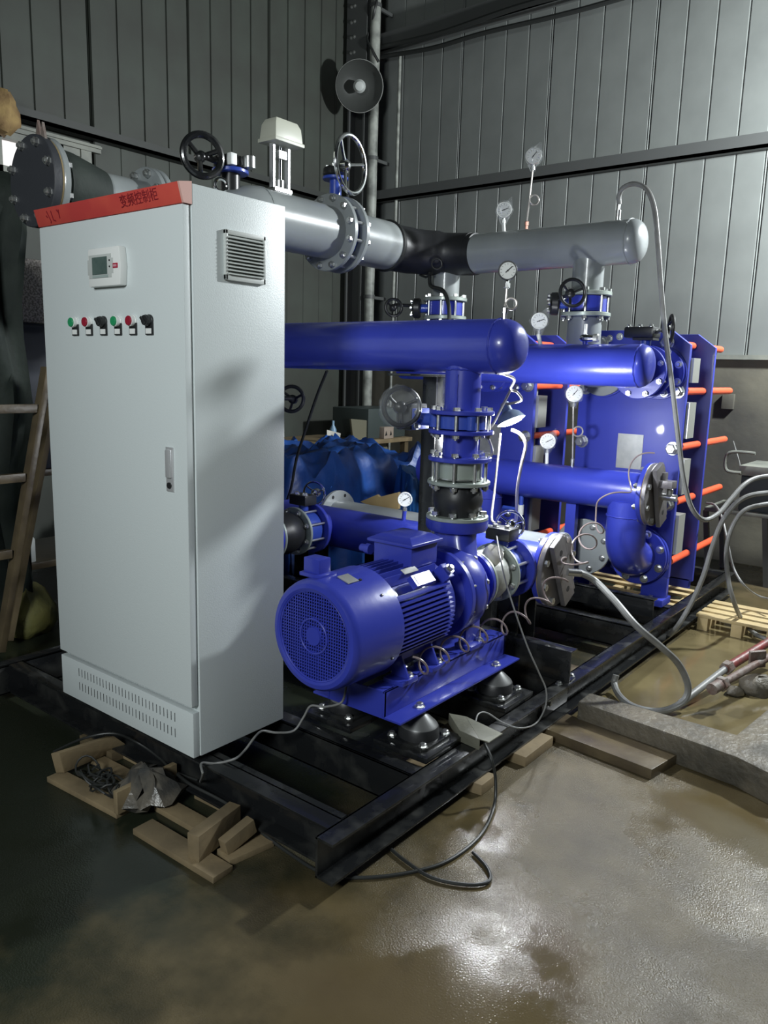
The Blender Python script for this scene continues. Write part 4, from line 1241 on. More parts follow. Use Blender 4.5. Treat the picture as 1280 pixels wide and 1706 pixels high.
part('gearbox', MB().lathe((GX, 1.784, GYZ + 0.293), Z, [(0, 0.062), (0.012, 0.070), (0.042, 0.066), (0.052, 0.048)], 28).box(GX - 0.02, GX + 0.10, 1.72, 1.775, GYZ + 0.297, GYZ + 0.335), 'black_plastic', BV, bevel=0.004)
for k in range(4):
    hexhead(BV, (GX + 0.045 * math.cos(k * PI / 2 + 0.5), 1.784 + 0.045 * math.sin(k * PI / 2 + 0.5), GYZ + 0.340), Z, 0.022)
part('shaft', MB().cyl((GX + 0.08, 1.747, GYZ + 0.316), (-0.93, 1.745, GYZ + 0.328), 0.012), 'zinc', BV)
handwheel(BV, (-0.91, 1.745, GYZ + 0.332), (0.99, 0.14, 0.02), 0.142, 0.012, 'chrome', dish=0.2, rot=0.2)
bolts(BV, (GX, 1.784, GYZ), Y, 0.176, 12, 0.132, 0.030)
GE = thing('grey_elbow', 'grey pipe section with flange bending into the dark wrapped corner', 'pipe', (GX, 2.1, GYZ))
part('flange', flange_mb((GX, 1.832, GYZ), Y, 0.200, 0.028, n=48), 'grey', GE)
part('pipe', MB().cyl((GX, 1.832, GYZ), (GX, 2.24, GYZ), GR_, n=56), 'grey', GE)
part('wire_band', MB().torus((GX, 2.235, GYZ), Y, GR_ + 0.004, 0.008, 40, 8).torus((GX, 2.25, GYZ), Y, GR_ + 0.002, 0.006, 40, 8), 'black_cable', GE)
pts = [(GX, 2.24, GYZ)] + [(GX + 0.36 - 0.36 * math.cos(t), 2.24 + 0.36 * math.sin(t), GYZ - 0.025 * t / 1.57) for t in [PI / 2 * i / 16 for i in range(1, 17)]]
part('bend', MB().tube(pts, 0.13, 36, radii=[0.1335] * 6 + [0.130] * 5 + [0.122] * 6), 'rubber', GE, label='dark wrapped bend')
GHZ, GHY, GHR = 2.168, 2.60, 0.113
GH = thing('grey_header', 'long grey header pipe with a domed end above the heat exchangers', 'pipe', (-0.2, GHY, GHZ))
part('pipe', MB().cyl((-0.69, GHY, GHZ), (0.295, GHY, GHZ), GHR, n=56), 'grey', GH)
part('end_cap', MB().lathe((0.298, GHY, GHZ), X, [(0, GHR)] + [(0.070 * math.sin(t), GHR * math.cos(t) ** 0.6) for t in [i * PI / 2 / 14 for i in range(1, 14)]] + [(0.070, 0)], 56), 'grey', GH)
weld((0.297, GHY, GHZ), X, GHR, GH, 'grey')
part('sleeve', MB().lathe((-0.70, GHY, GHZ), X, [(0, 0.118), (0.003, 0.121), (0.05, 0.121), (0.053, 0.115)], 40), 'rubber', GH, label='dark band')
GBX = (0.068, -0.862)
for bx_ in GBX:
    n_ = 'right' if bx_ > -0.5 else 'left'
    if bx_ < -0.5:
        br = part('branch', MB().cyl((bx_, GHY, GHZ - 0.06), (bx_, GHY, 1.905), 0.084, n=36), 'grey', GH)
    else:
        br = part('branch', MB().cyl((bx_, GHY, GHZ - 0.06), (bx_, GHY, 1.905), 0.084, n=36), 'grey', GH)
    part('flange', flange_mb((bx_, GHY, 1.910), Z, 0.135, 0.022), 'check', br)
    VV = thing('butterfly_valve', 'blue wafer valve with a black handwheel hanging below the grey header, %s one' % n_, 'valve', (bx_, GHY, 1.85), 'valves below the grey header')
    part('body', MB().lathe((bx_, GHY, 1.812), Z, [(0, 0.09), (0.004, 0.110), (0.083, 0.110), (0.087, 0.09)], 40), 'blue', VV)
    part('stem_neck', MB().cyl((bx_ - 0.07, GHY - 0.07, 1.855), (bx_ - 0.125, GHY - 0.10, 1.855), 0.026), 'blue_valve', VV)
    part('gearbox', MB().lathe((bx_ - 0.115, GHY - 0.095, 1.855), (-0.85, -0.5, 0), [(0, 0.055), (0.01, 0.062), (0.04, 0.060), (0.05, 0.045)], 24), 'black_plastic', VV)
    for k in range(5):
        hexhead(VV, V((bx_ - 0.160, GHY - 0.122, 1.855)) + V((0.5, -0.85, 0)) * 0.042 * math.cos(k * 1.256) + Z * 0.042 * math.sin(k * 1.256), (-0.85, -0.5, 0), 0.018)
    hx, hy = (bx_ + 0.03, GHY - 0.24) if bx_ > -0.5 else (bx_ - 0.20, GHY - 0.26)
    part('shaft', MB().cyl((bx_ - 0.14, GHY - 0.11, 1.87), (hx - 0.01, hy + 0.02, 1.868 if bx_ < -0.5 else 1.895), 0.010), 'black_plastic', VV)
    handwheel(VV, (hx, hy, 1.895 if bx_ > -0.5 else 1.850), (0.75, -0.65, 0.05), 0.068 if bx_ > -0.5 else 0.050, 0.009, 'black_plastic')
    bolts(VV, (bx_, GHY, 1.856), Z, 0.116, 8, 0.135, 0.026)
    LP = thing('grey_drop_pipe', 'grey pipe dropping from the %s grey valve to the heat exchanger' % n_, 'pipe', (bx_, GHY, 1.6), 'grey drop pipes')
    part('flange', flange_mb((bx_, GHY, 1.800), Z, 0.135, 0.022), 'check', LP)
    pts = [(bx_, GHY, 1.80), (bx_, GHY, 1.70)] + [(bx_, GHY + 0.17 - 0.17 * math.cos(t), 1.67 - 0.17 * math.sin(t)) for t in [PI / 2 * i / 14 for i in range(0, 15)]] + [(bx_, 2.90, 1.50)]
    part('pipe', MB().tube(pts, 0.092, 36), 'grey', LP)
    part('flange', flange_mb((bx_, 2.897, 1.50), Y, 0.142, 0.026), 'grey', LP)
    # lower primary port: stub with a blank disc
    LB = thing('grey_port_stub', 'round pale grey blank flange facing out at the lower port, %s exchanger' % n_, 'flange', (bx_, 2.8, 0.455), 'grey blank flanges')
    part('pipe', MB().cyl((bx_, 2.78, 0.455), (bx_, 2.914, 0.455), 0.092, n=36), 'grey', LB)
    part('disc', flange_mb((bx_ + 0.015, 2.768, 0.475), (0.10, -1, 0.05), 0.166, 0.026, n=48), 'grey', LB)
    u_, w_, a_ = basis((0.10, -1, 0.05))
    for k in range(8):
        t = 2 * PI * (k + 0.5) / 8
        hexhead(LB, V((bx_ + 0.015, 2.768, 0.475)) + a_ * 0.013 + (u_ * math.cos(t) + w_ * math.sin(t)) * 0.132, a_, 0.024)

# second valve overhead, above the cabinet top (black handwheel), and the motor actuator
BV2 = thing('butterfly_valve', 'overhead valve with a black handwheel and blue head above the cabinet top', 'valve', (GX, 1.05, GYZ))
part('saddle', MB().cyl((GX, 1.05, GYZ + 0.08), (GX, 1.05, GYZ + 0.165), 0.045), 'black_plastic', BV2)
part('head', flange_mb((GX, 1.05, GYZ + 0.172), Z, 0.085, 0.018), 'blue_valve', BV2)
part('gearbox', MB().lathe((GX, 1.05, GYZ + 0.181), Z, [(0, 0.070), (0.015, 0.078), (0.050, 0.075), (0.058, 0.055)], 28), 'black_plastic', BV2)
part('position_plate', MB().box(GX + 0.055, GX + 0.082, 0.985, 1.02, GYZ + 0.185, GYZ + 0.235), 'white_plastic', BV2, bevel=0.002)
part('cover', MB().cyl((GX + 0.085, 1.09, GYZ + 0.185), (GX + 0.085, 1.09, GYZ + 0.235), 0.030), 'zinc', BV2)
part('shaft', MB().cyl((GX, 0.99, GYZ + 0.20), (GX + 0.01, 0.90, GYZ + 0.205), 0.014), 'black_plastic', BV2)
handwheel(BV2, (GX + 0.015, 0.875, GYZ + 0.205), (0.93, -0.36, 0.0), 0.088, 0.016, 'black_paint', dish=0.3)

AX, AY = GX, 1.380
AC = thing('motor_actuator', 'ivory boxed motor actuator on a steel yoke above the grey pipe', 'actuator', (AX, AY, GYZ + 0.13))
hv = []
for z_, fx, fy in ((2.574, 0.058, 0.094), (2.640, 0.052, 0.087), (2.668, 0.040, 0.072)):
    hv += [(AX - fx, AY - fy, z_), (AX + fx, AY - fy, z_), (AX + fx, AY + fy, z_), (AX - fx, AY + fy, z_)]
part('housing', MB().add(hv, [(3, 2, 1, 0), (0, 1, 5, 4), (1, 2, 6, 5), (2, 3, 7, 6), (3, 0, 4, 7), (4, 5, 9, 8), (5, 6, 10, 9), (6, 7, 11, 10), (7, 4, 8, 11), (8, 9, 10, 11)]), 'actuator', AC, bevel=0.006)
part('rim', MB().box(AX - 0.064, AX + 0.064, AY - 0.100, AY + 0.100, 2.556, 2.574), 'actuator', AC, bevel=0.004)
part('yoke', MB().box(AX - 0.014, AX + 0.014, AY - 0.068, AY - 0.055, 2.345, 2.556), 'satin', AC)
part('yoke', MB().box(AX - 0.014, AX + 0.014, AY + 0.035, AY + 0.048, 2.345, 2.556), 'satin', AC)
part('yoke_foot', MB().box(AX - 0.028, AX + 0.028, AY - 0.068, AY + 0.048, 2.333, 2.350), 'zinc', AC)
part('stem', MB().cyl((AX, AY - 0.01, 2.30), (AX, AY - 0.01, 2.556), 0.010, n=14), 'chrome', AC)
part('coupling', MB().box(AX - 0.022, AX + 0.022, AY - 0.035, AY + 0.015, 2.49, 2.525), 'zinc', AC)
part('stem_nut', MB().cyl((AX, AY - 0.01, 2.35), (AX, AY - 0.01, 2.39), 0.022, n=16), 'zinc', AC)

# ---------------------------------------------------------------- pressure gauges
CAMP = V(cam.matrix_world.translation)


def gauge(c, base, label, R=0.040, syphon=False, film=False, rim='zinc', yaw=0.0, stemm='steel_tube', loopz=0.0, ndl=0.6, base_m='blue'):
    c, base = V(c), V(base)
    Gg = thing('pressure_gauge', label, 'gauge', base, 'pressure gauges')
    d = V((CAMP.x - c.x, CAMP.y - c.y, 0)).normalized()
    d = V((d.x * math.cos(yaw) - d.y * math.sin(yaw), d.x * math.sin(yaw) + d.y * math.cos(yaw), 0))
    case = part('case', MB().lathe(c - d * 0.034, d, [(0, R * 0.55), (0.002, R * 0.9), (0.010, R), (0.034, R), (0.038, R * 1.06), (0.042, R * 1.02), (0.042, R * 0.92), (0.037, R * 0.90), (0.037, 0)], 36), rim, Gg)
    part('dial', MB().lathe(c + d * 0.0032, d, [(0, R * 0.90), (0.001, R * 0.90)], 32), 'dial', case)
    side = Z.cross(d)
    tk = MB()
    for k in range(11):
        a = math.radians(225 - k * 27)
        v = side * math.cos(a) + Z * math.sin(a)
        tk.obox(c + d * 0.0046 + v * R * 0.72, v, d.cross(v), d, R * 0.10, R * 0.016, 0.0004)
    part('scale', tk, 'ink', case)
    v = side * math.cos(ndl) + Z * math.sin(ndl)
    part('needle', MB().obox(c + d * 0.0062 + v * R * 0.18, v, d.cross(v), d, R * 0.50, R * 0.045, 0.0006).cyl(c + d * 0.005, c + d * 0.0075, R * 0.09, n=12), 'ink', case)
    b0 = c - Z * R * 1.0 - d * 0.016
    part('socket', MB().lathe(b0 + Z * 0.004, -Z, [(0, 0.008), (0.014, 0.008), (0.014, 0.012), (0.03, 0.012), (0.03, 0.007), (0.034, 0.007)], 6), 'zinc', Gg)
    st = b0 - Z * 0.028
    if syphon:
        lz = (st.z + base.z) * 0.5 + loopz
        lr = R * 0.62
        sd = V((0.8, 0.55, 0)).normalized()
        pts = [st, st - Z * 0.012]
        pts += [V((st.x + (base.x - st.x) * 0.5, st.y + (base.y - st.y) * 0.5, 0)) + Z * (lz + lr * math.sin(t)) + sd * (lr - lr * math.cos(t)) + d * 0.012 * (t / 6.6 - 0.5) for t in [2.0 * PI * i / 22 * 1.0 - 0.15 + 0.0 for i in range(0, 24)]]
        pts += [base + Z * 0.05, base - Z * 0.01]
        part('syphon_tube', MB().tube(pts, 0.0048, 8), stemm, Gg)
        part('cock', MB().lathe(base, Z, [(0, 0.009), (0.02, 0.009), (0.02, 0.012), (0.04, 0.012), (0.045, 0.007)], 8), 'brass' if base_m == 'grey' else 'zinc', Gg)
    else:
        part('stem', MB().cyl(st, base - Z * 0.01, 0.011, n=14), 'white_plastic' if stemm == 'steel_tube' else stemm, Gg)
    if film:
        f = MB().lathe(c - d * 0.045, d, [(0, R * 0.7), (0.012, R * 1.12), (0.05, R * 1.22), (0.056, R * 1.0), (0.057, 0)], 18)
        f.prism([c + Z * R * 1.0 - d * 0.01, c + Z * R * 1.75 + side * R * 0.95 - d * 0.01, c + side * R * 1.2 + Z * R * 0.4 - d * 0.01], d * 0.004)
        f.lathe(c - Z * R * 0.8 - d * 0.016, -Z, [(0, R * 0.85), (R * 0.5, R * 0.55), (R * 1.0, R * 0.35)], 12)
        shell(f, 'plastic_wrap', 'film', Gg, R * 0.11, smooth=60)
    return Gg


gauge((-0.477, 2.600, 2.400), (-0.470, 2.60, GHZ + GHR), 'pressure gauge on a short white stem, left one on the grey header', 0.042, film=True, ndl=0.4, base_m='grey')
gauge((-0.307, 2.600, 2.669), (-0.325, 2.60, GHZ + GHR), 'highest pressure gauge, film wrapped on a looped tube above the grey header', 0.042, True, True, base_m='grey', ndl=0.9)
gauge((0.444, 1.080, 1.845), (0.440, 1.08, HZ + HR - 0.002), 'black rimmed pressure gauge on a looped tube at the discharge header end', 0.033, True, rim='black_plastic', loopz=0.0, ndl=0.75)
gauge((-0.062, 2.320, 1.752), (-0.045, 2.32, H2Z + H2R), 'film wrapped pressure gauge on top of the upper blue header', 0.042, film=True, ndl=0.35)
gauge((0.036, 2.600, 1.372), (0.030, 2.65, H3Z + H3R), 'pressure gauge on a looped tube in front of the right heat exchanger', 0.044, True, True, ndl=0.9, loopz=0.03)
gauge((-0.132, 2.650, 1.090), (-0.130, 2.65, H3Z + H3R), 'low pressure gauge close to the header, right of the bright lamp', 0.043, film=True, ndl=0.5)
gauge((-0.423, 1.660, 0.821), (-0.436, 1.67, SZ + SR - 0.004), 'white faced pressure gauge on the low pump header left of the black post', 0.036, ndl=0.55, stemm='blue', rim='white_plastic')

# drain cock hanging under the upper line, blue with white body
for (x, y, z, lb) in ((-0.035, 2.2, 0.80, 'small blue tee cock with a pale body beside the hanging lamp cable'),):
    T = thing('drain_cock', lb, 'valve', (-0.266, 2.620, 0.669))
    tc_ = V((-0.266, 2.620, 0.669))
    part('body', MB().cyl(tc_ - Z * 0.03, tc_ + Z * 0.03, 0.018, n=14), 'white_plastic', T)
    part('pipe', MB().cyl(tc_ + Z * 0.03, (tc_.x, tc_.y, H3Z - 0.09), 0.014, n=14), 'blue_valve', T)
    part('arm', MB().cyl(tc_, tc_ - X * 0.12, 0.012, n=12), 'blue_valve', T)
    
# ---------------------------------------------------------------- hanging work lamp (lit)


def work_lamp():
    c = V((0.145, 1.70, 1.262))
    d = V((0.45, 0.02, -0.89)).normalized()
    L = thing('work_lamp', 'bright work lamp hanging from white cable between the pump pipes', 'lamp', c)
    part('shell', MB().lathe(c - d * 0.045, d, [(0, 0.012), (0.004, 0.030), (0.020, 0.052), (0.045, 0.066), (0.052, 0.068), (0.052, 0.064), (0.030, 0.05), (0.010, 0.025)], 36), 'lamp_body', L)
    part('socket', MB().cyl(c - d * 0.085, c - d * 0.042, 0.020, 0.026), 'lamp_body', L)
    part('lamp_face', MB().lathe(c + d * 0.002, d, [(0, 0.063), (0.006, 0.060), (0.014, 0.045), (0.018, 0)], 32), 'lamp_glow', L)
    t = c - d * 0.08
    part('cable', MB().tube(catmull([t, (0.165, 1.660, 1.339), (0.238, 1.620, 1.359), (0.237, 1.580, 1.392), (0.225, 1.540, 1.407), (0.346, 1.350, 1.451), (0.40, 1.16, HZ - 0.10)], 8), 0.0062, 8), 'white_cable', L)
    ld_ = bpy.data.lights.new('work_lamp_light', 'POINT')
    ld_.energy = 58
    ld_.color = (0.93, 0.97, 1.0)
    ld_.shadow_soft_size = 0.05
    lo = bpy.data.objects.new('work_lamp_light', ld_)
    COL.objects.link(lo)
    lo.parent = L
    lo.location = d * 0.040
    return L


work_lamp()
single('cable', MB().tube(catmull([(0.225, 1.540, 1.404), (0.213, 1.500, 1.336), (0.217, 1.420, 1.258), (0.225, 1.360, 1.220), (0.29, 1.30, 1.15), (0.25, 1.30, 1.10)], 8), 0.0062, 8), 'white_cable',
       'white cable running from the lamp loop down to the butterfly valve', 'cable', (0.213, 1.500, 1.336))
single('cable', MB().tube(catmull([(0.106, 1.680, 1.197), (0.109, 1.660, 1.063), (0.119, 1.630, 0.925), (0.160, 1.550, 0.810), (0.235, 1.50, 0.815)], 8), 0.0055, 8), 'white_cable',
       'thin white cable hanging from the left side of the work lamp', 'cable', (0.109, 1.660, 1.063))
single('cable', MB().tube(catmull([(0.150, 1.700, 1.216), (0.191, 1.720, 1.196), (0.209, 1.740, 1.146), (0.182, 1.760, 1.048), (0.151, 1.790, 0.927), (0.138, 1.820, 0.819), (0.112, 1.860, 0.720), (0.073, 1.900, 0.668)], 8), 0.0075, 8), 'white_cable',
       'thicker white cable hanging from the right side of the work lamp', 'cable', (0.191, 1.720, 1.196))

# ---------------------------------------------------------------- hoses and cables


def hose(name, pts, r, m, label, cat='hose', k=8):
    return single(name, MB().tube(catmull(pts, k), r, 10), m, label, cat, V(pts[0]))


hz = thing('grey_hose', 'long grey hose arching from the grey header down past the heat exchanger', 'hose', (0.209, 2.600, 2.347))
part('fitting', MB().cyl((0.212, 2.60, GHZ + GHR - 0.01), (0.212, 2.60, GHZ + GHR + 0.05), 0.014, n=12).cyl((0.212, 2.60, GHZ + GHR + 0.05), (0.214, 2.60, GHZ + GHR + 0.085), 0.010, n=8), 'zinc', hz)
part('hose', MB().tube(catmull([(0.213, 2.60, 2.362), (0.214, 2.590, 2.405), (0.241, 2.580, 2.438), (0.305, 2.560, 2.444), (0.375, 2.540, 2.407), (0.430, 2.520, 2.312), (0.470, 2.500, 2.148), (0.516, 2.480, 1.913), (0.566, 2.460, 1.678), (0.629, 2.450, 1.414), (0.682, 2.450, 1.163), (0.720, 2.470, 0.969), (0.757, 2.520, 0.826), (0.799, 2.600, 0.759), (0.840, 2.700, 0.784), (0.869, 2.800, 0.852), (0.902, 2.900, 0.923), (0.941, 3.000, 0.956), (1.016, 3.100, 0.969)], 8), 0.0125, 10), 'hose', hz)
hb = thing('pressure_hose', 'grey hose curving from the low blind flange over the skid into the muddy pit', 'hose', (0.500, 1.748, 0.582))
part('hose', MB().tube(catmull([(0.500, 1.683, 0.600), (0.540, 1.710, 0.597), (0.580, 1.783, 0.554), (0.698, 1.727, 0.500), (0.817, 1.690, 0.420), (0.904, 1.761, 0.330), (0.953, 1.876, 0.230), (0.992, 1.916, 0.130), (0.991, 1.905, 0.065), (0.960, 1.830, 0.035), (0.903, 1.767, 0.025), (0.813, 1.754, 0.025), (0.729, 1.811, 0.030), (0.672, 1.883, 0.050), (0.67, 1.90, 0.09)], 8), 0.0155, 10), 'hose', hb)
part('ferrule', MB().cyl((0.495, 1.668, 0.602), (0.540, 1.710, 0.597), 0.017, n=14), 'zinc', hb)
hose('grey_hose', [(0.613, 2.792, 0.030), (0.691, 2.706, 0.140), (0.736, 2.750, 0.266), (0.776, 2.780, 0.420), (0.799, 2.800, 0.571), (0.829, 2.820, 0.714), (0.873, 2.880, 0.817), (0.932, 2.950, 0.866), (1.036, 3.050, 0.884)], 0.0135, 'hose', 'grey hose slanting up from the skid beam end toward the right edge')
hose('grey_hose', [(1.085, 3.184, 0.020), (0.992, 3.198, 0.030), (0.882, 3.314, 0.060), (0.901, 2.950, 0.274), (0.866, 2.920, 0.410), (0.845, 2.920, 0.559), (0.858, 2.950, 0.691), (0.907, 3.000, 0.781), (1.018, 3.100, 0.817)], 0.0125, 'hose', 'grey hose dropping steeply onto the muddy floor near the pale pallet')
hose('cable', [(0.529, 3.600, 0.696), (0.608, 3.500, 0.703), (0.680, 3.400, 0.650), (0.749, 3.300, 0.535), (0.811, 3.250, 0.390), (0.891, 3.200, 0.307), (0.918, 3.438, 0.200), (1.019, 3.398, 0.200)], 0.007, 'hose', 'thin grey cable curving down between two hoses at the right', 'cable')
hose('cable', [(0.293, 5.000, 0.997), (0.377, 4.900, 0.855), (0.427, 4.800, 0.789), (0.548, 4.700, 0.675)], 0.004, 'hose', 'thin pale wire dangling in front of the stained lower wall', 'cable')


def coil(path, R, r, per, label):
    """open coiled air hose along a path"""
    pts = catmull(path, 40)
    out, s, ph = [], 0.0, 0.0
    for i in range(len(pts)):
        if i:
            ph += (pts[i] - pts[i - 1]).length / per * 2 * PI
        t = (pts[min(i + 1, len(pts) - 1)] - pts[max(i - 1, 0)]).normalized()
        w = Z - t * Z.dot(t)
        w.normalize()
        u = t.cross(w)
        out.append(pts[i] + (w * math.cos(ph) + u * math.sin(ph)) * R + w * R * 0.4)
    return single('coiled_hose', MB().tube(out, r, 8), 'copper_coil', label, 'hose', path[0])


coil([(0.435, 0.58, 0.435), (0.430, 0.78, 0.435), (0.425, 1.00, 0.440), (0.44, 1.20, 0.440), (0.470, 1.309, 0.453), (0.500, 1.432, 0.510), (0.520, 1.578, 0.610)], 0.040, 0.0042, 0.140, 'coiled air hose winding along the motor base up to the low blind flange')
coil([(0.520, 1.639, 0.607), (0.550, 1.655, 0.678), (0.381, 2.200, 0.695), (0.410, 2.350, 0.827), (0.468, 2.500, 0.971), (0.522, 2.580, 1.049)], 0.050, 0.0042, 0.30, 'coiled air hose rising past the grey disc to the upper blind flange')
hose('cable', [(0.210, 1.500, 0.785), (0.460, 1.115, 0.757), (0.500, 1.114, 0.642), (0.550, 1.114, 0.530), (0.600, 1.123, 0.417), (0.630, 1.169, 0.311), (0.655, 1.193, 0.235), (0.665, 1.172, 0.169), (0.655, 1.121, 0.120), (0.687, 0.934, 0.178), (0.619, 0.927, 0.178), (0.549, 0.920, 0.200), (0.540, 0.869, 0.210), (0.556, 0.824, 0.190)], 0.0032, 'hose', 'thin grey wire hanging from the suction valve over the skid beam', 'cable')
hose('cable', [(0.252, 0.440, 0.382), (0.262, 0.420, 0.347), (0.258, 0.400, 0.325), (0.184, 0.400, 0.290), (0.139, 0.380, 0.287), (0.123, 0.360, 0.246), (0.105, 0.330, 0.200), (0.071, 0.280, 0.199), (0.040, 0.240, 0.210), (0.088, 0.160, 0.233), (0.081, 0.120, 0.197), (0.090, 0.070, 0.190), (0.040, 0.030, 0.171), (0.028, -0.020, 0.187), (0.084, -0.060, 0.186), (-0.065, 0.047, 0.060)], 0.0042, 'hose', 'grey wire sagging from under the motor past the cabinet corner', 'cable')
hose('cable', [(0.634, 0.747, 0.185), (0.700, 0.698, 0.158), (0.723, 0.699, 0.080), (0.747, 0.653, 0.008), (0.798, 0.481, 0.007), (0.794, 0.312, 0.007), (0.745, 0.194, 0.007), (0.654, 0.079, 0.007), (0.547, 0.013, 0.007), (0.394, 0.016, 0.007), (0.262, 0.014, 0.030), (0.104, 0.025, 0.050), (-0.039, -0.009, 0.080), (-0.148, 0.014, 0.070)], 0.0055, 'black_cable', 'black cable lying on the wet floor around the front skid corner', 'cable')
hose('cable', [(0.588, 0.247, 0.008), (0.686, 0.218, 0.008), (0.802, 0.204, 0.008), (0.901, 0.246, 0.008), (0.939, 0.300, 0.008), (0.903, 0.350, 0.008), (0.829, 0.388, 0.008)], 0.0055, 'black_cable', 'short loop of black cable on the wet floor just outside the skid', 'cable')
hose('cable', [(-0.690, -0.141, 0.030), (-0.538, -0.105, 0.120), (-0.455, -0.034, 0.140), (-0.412, 0.036, 0.090), (-0.311, 0.055, 0.060), (-0.189, 0.030, 0.060), (-0.077, 0.046, 0.060)], 0.0048, 'black_cable', 'black cable draped over the near end of the broken pallet', 'cable')

# grey wooden offcut resting on the beam
single('offcut', MB().prism([(0.457, 0.794, 0.215), (0.519, 0.814, 0.215), (0.658, 0.689, 0.215), (0.567, 0.700, 0.215)], (0, 0, -0.042)).prism([(0.658, 0.689, 0.215), (0.519, 0.814, 0.215), (0.656, 0.856, 0.175), (0.654, 0.761, 0.175)], (0, 0, -0.002)),
       mat('grey_wet_offcut', (0.20, 0.20, 0.16), 0.5, bump=0.2, col2=(0.13, 0.13, 0.10)), 'grey wedge shaped offcut lying on the side beam between the isolators', 'offcut', (0.555, 0.818, 0.180), bevel=0.002)

# ---------------------------------------------------------------- concrete kerb and pit on the right
kp = [(0.688, 1.436), (0.75, 1.432), (1.05, 1.402), (1.34, 1.372), (1.47, 1.318), (1.62, 1.36), (1.60, 3.4), (1.36, 3.4), (1.325, 1.90), (1.290, 1.565), (0.735, 1.560), (0.688, 1.56)]
kerb = MB()
kerb.prism([(x, y, 0.0) for x, y in kp], (0, 0, 0.118))
single('concrete_kerb', kerb, 'concrete', 'rough wet concrete kerb forming a corner around the muddy pit', 'kerb', (1.1, 1.45, 0), bevel=0.010)
single('muddy_water', MB().box(0.645, 1.37, 1.54, 3.38, 0.0, 0.006), 'water', 'shallow ochre water standing inside the concrete kerb', 'water', (1.0, 2.2, 0.0))
# steel props with couplers lying across the kerb
r1 = thing('steel_prop', 'grey steel rod ending in a rusty red tube lying in the pit', 'rod', (0.968, 1.920, 0.030))
a_, b_, c_ = V((0.968, 1.920, 0.030)), V((1.050, 2.341, 0.100)), V((1.181, 2.791, 0.180))
part('rod', MB().cyl(a_, b_, 0.017, n=14), 'hose', r1)
part('tube', MB().cyl(b_ - (c_ - b_).normalized() * 0.02, c_, 0.022, n=16), 'red_steel', r1)
part('collar', MB().cyl(b_ - (b_ - a_).normalized() * 0.02, b_ + (b_ - a_).normalized() * 0.02, 0.032, n=6), 'rust', r1)
r2 = thing('steel_prop', 'short rusty prop with a hex nut and drilled plate beside the red tube', 'rod', (1.092, 2.007, 0.130))
a_, b_ = V((1.094, 2.013, 0.120)), V((1.188, 2.421, 0.150))
part('rod', MB().cyl(a_, b_, 0.018, n=14), 'rust', r2)
part('nut', MB().lathe(a_ + (b_ - a_) * 0.05, b_ - a_, [(0, 0.034), (0.03, 0.034)], 6).cyl(a_ - (b_ - a_) * 0.12, a_ + (b_ - a_) * 0.08, 0.026, n=16), 'rust', r2)
hp = part('plate', MB().obox(V((1.168, 2.388, 0.160)), (0.6, 0.8, 0), (-0.8, 0.6, 0.2), (0.0, -0.2, 1), 0.045, 0.008, 0.045), 'rust', r2, bevel=0.004)
part('rod_tail', MB().cyl(b_, b_ + (b_ - a_) * 0.8, 0.018, n=14), 'rust', r2)
for i, (u_, lb) in enumerate((((1.184, 2.366, 0.050), 'wet concrete lump lying under the rusty prop'), ((1.115, 2.252, 0.030), 'small concrete lump beside the prop nut'))):
    lump = MB()
    R_ = (0.075, 0.035)[i]
    lump.lathe(V(u_) - Z * R_ * 0.7, Z, [(0, R_ * 0.9), (R_ * 0.4, R_ * 1.2), (R_ * 0.9, R_), (R_ * 1.2, R_ * 0.4), (R_ * 1.25, 0)], 12)
    lump.v = [(x + random.uniform(-0.2, 0.2) * R_, y + random.uniform(-0.2, 0.2) * R_, max(0.0, z + random.uniform(-0.1, 0.1) * R_)) for x, y, z in lump.v]
    single('concrete_lump', lump, 'concrete', lb, 'rubble', (u_[0], u_[1], 0), smooth=60)


def pallet(name, label, boards, blocks, mm, loc):
    P = thing(name, label, 'pallet', loc)
    for b in boards:
        part('board', MB().box(*b), mm, P, bevel=0.002)
    for b in blocks:
        part('stringer', MB().box(*b), mm, P, bevel=0.003)
    return P


pallet('pallet', 'pale new wooden pallet behind the skid corner at the right',
       [(0.66, 1.12, y, y + 0.07, 0.082, 0.10) for y in (3.14, 3.245, 3.35, 3.455)], [(x, x + 0.06, 3.14, 3.53, 0.0, 0.082) for x in (0.67, 0.86, 1.05)], 'wood_pale', (0.9, 3.3, 0))
pallet('pallet', 'pale wooden slats glimpsed under the blue heat exchanger',
       [(-0.45, 0.55, y, y + 0.055, 0.082, 0.10) for y in (3.10, 3.21, 3.32, 3.50, 3.62)], [(x, x + 0.06, 3.10, 3.67, 0.0, 0.082) for x in (-0.43, 0.02, 0.47)], 'wood_pale', (0, 3.3, 0))

# broken pallet on the left floor
BP = thing('pallet', 'broken upturned wooden pallet on the dark floor before the cabinet', 'pallet', (-0.08, -0.12, 0))


def brd(p0, p1, w, z0, z1, nm='board', m='wood'):
    p0, p1 = V((p0[0], p0[1], (z0 + z1) / 2)), V((p1[0], p1[1], (z0 + z1) / 2))
    return part(nm, MB().bar(p0, p1, w, z1 - z0), m, BP, bevel=0.002)


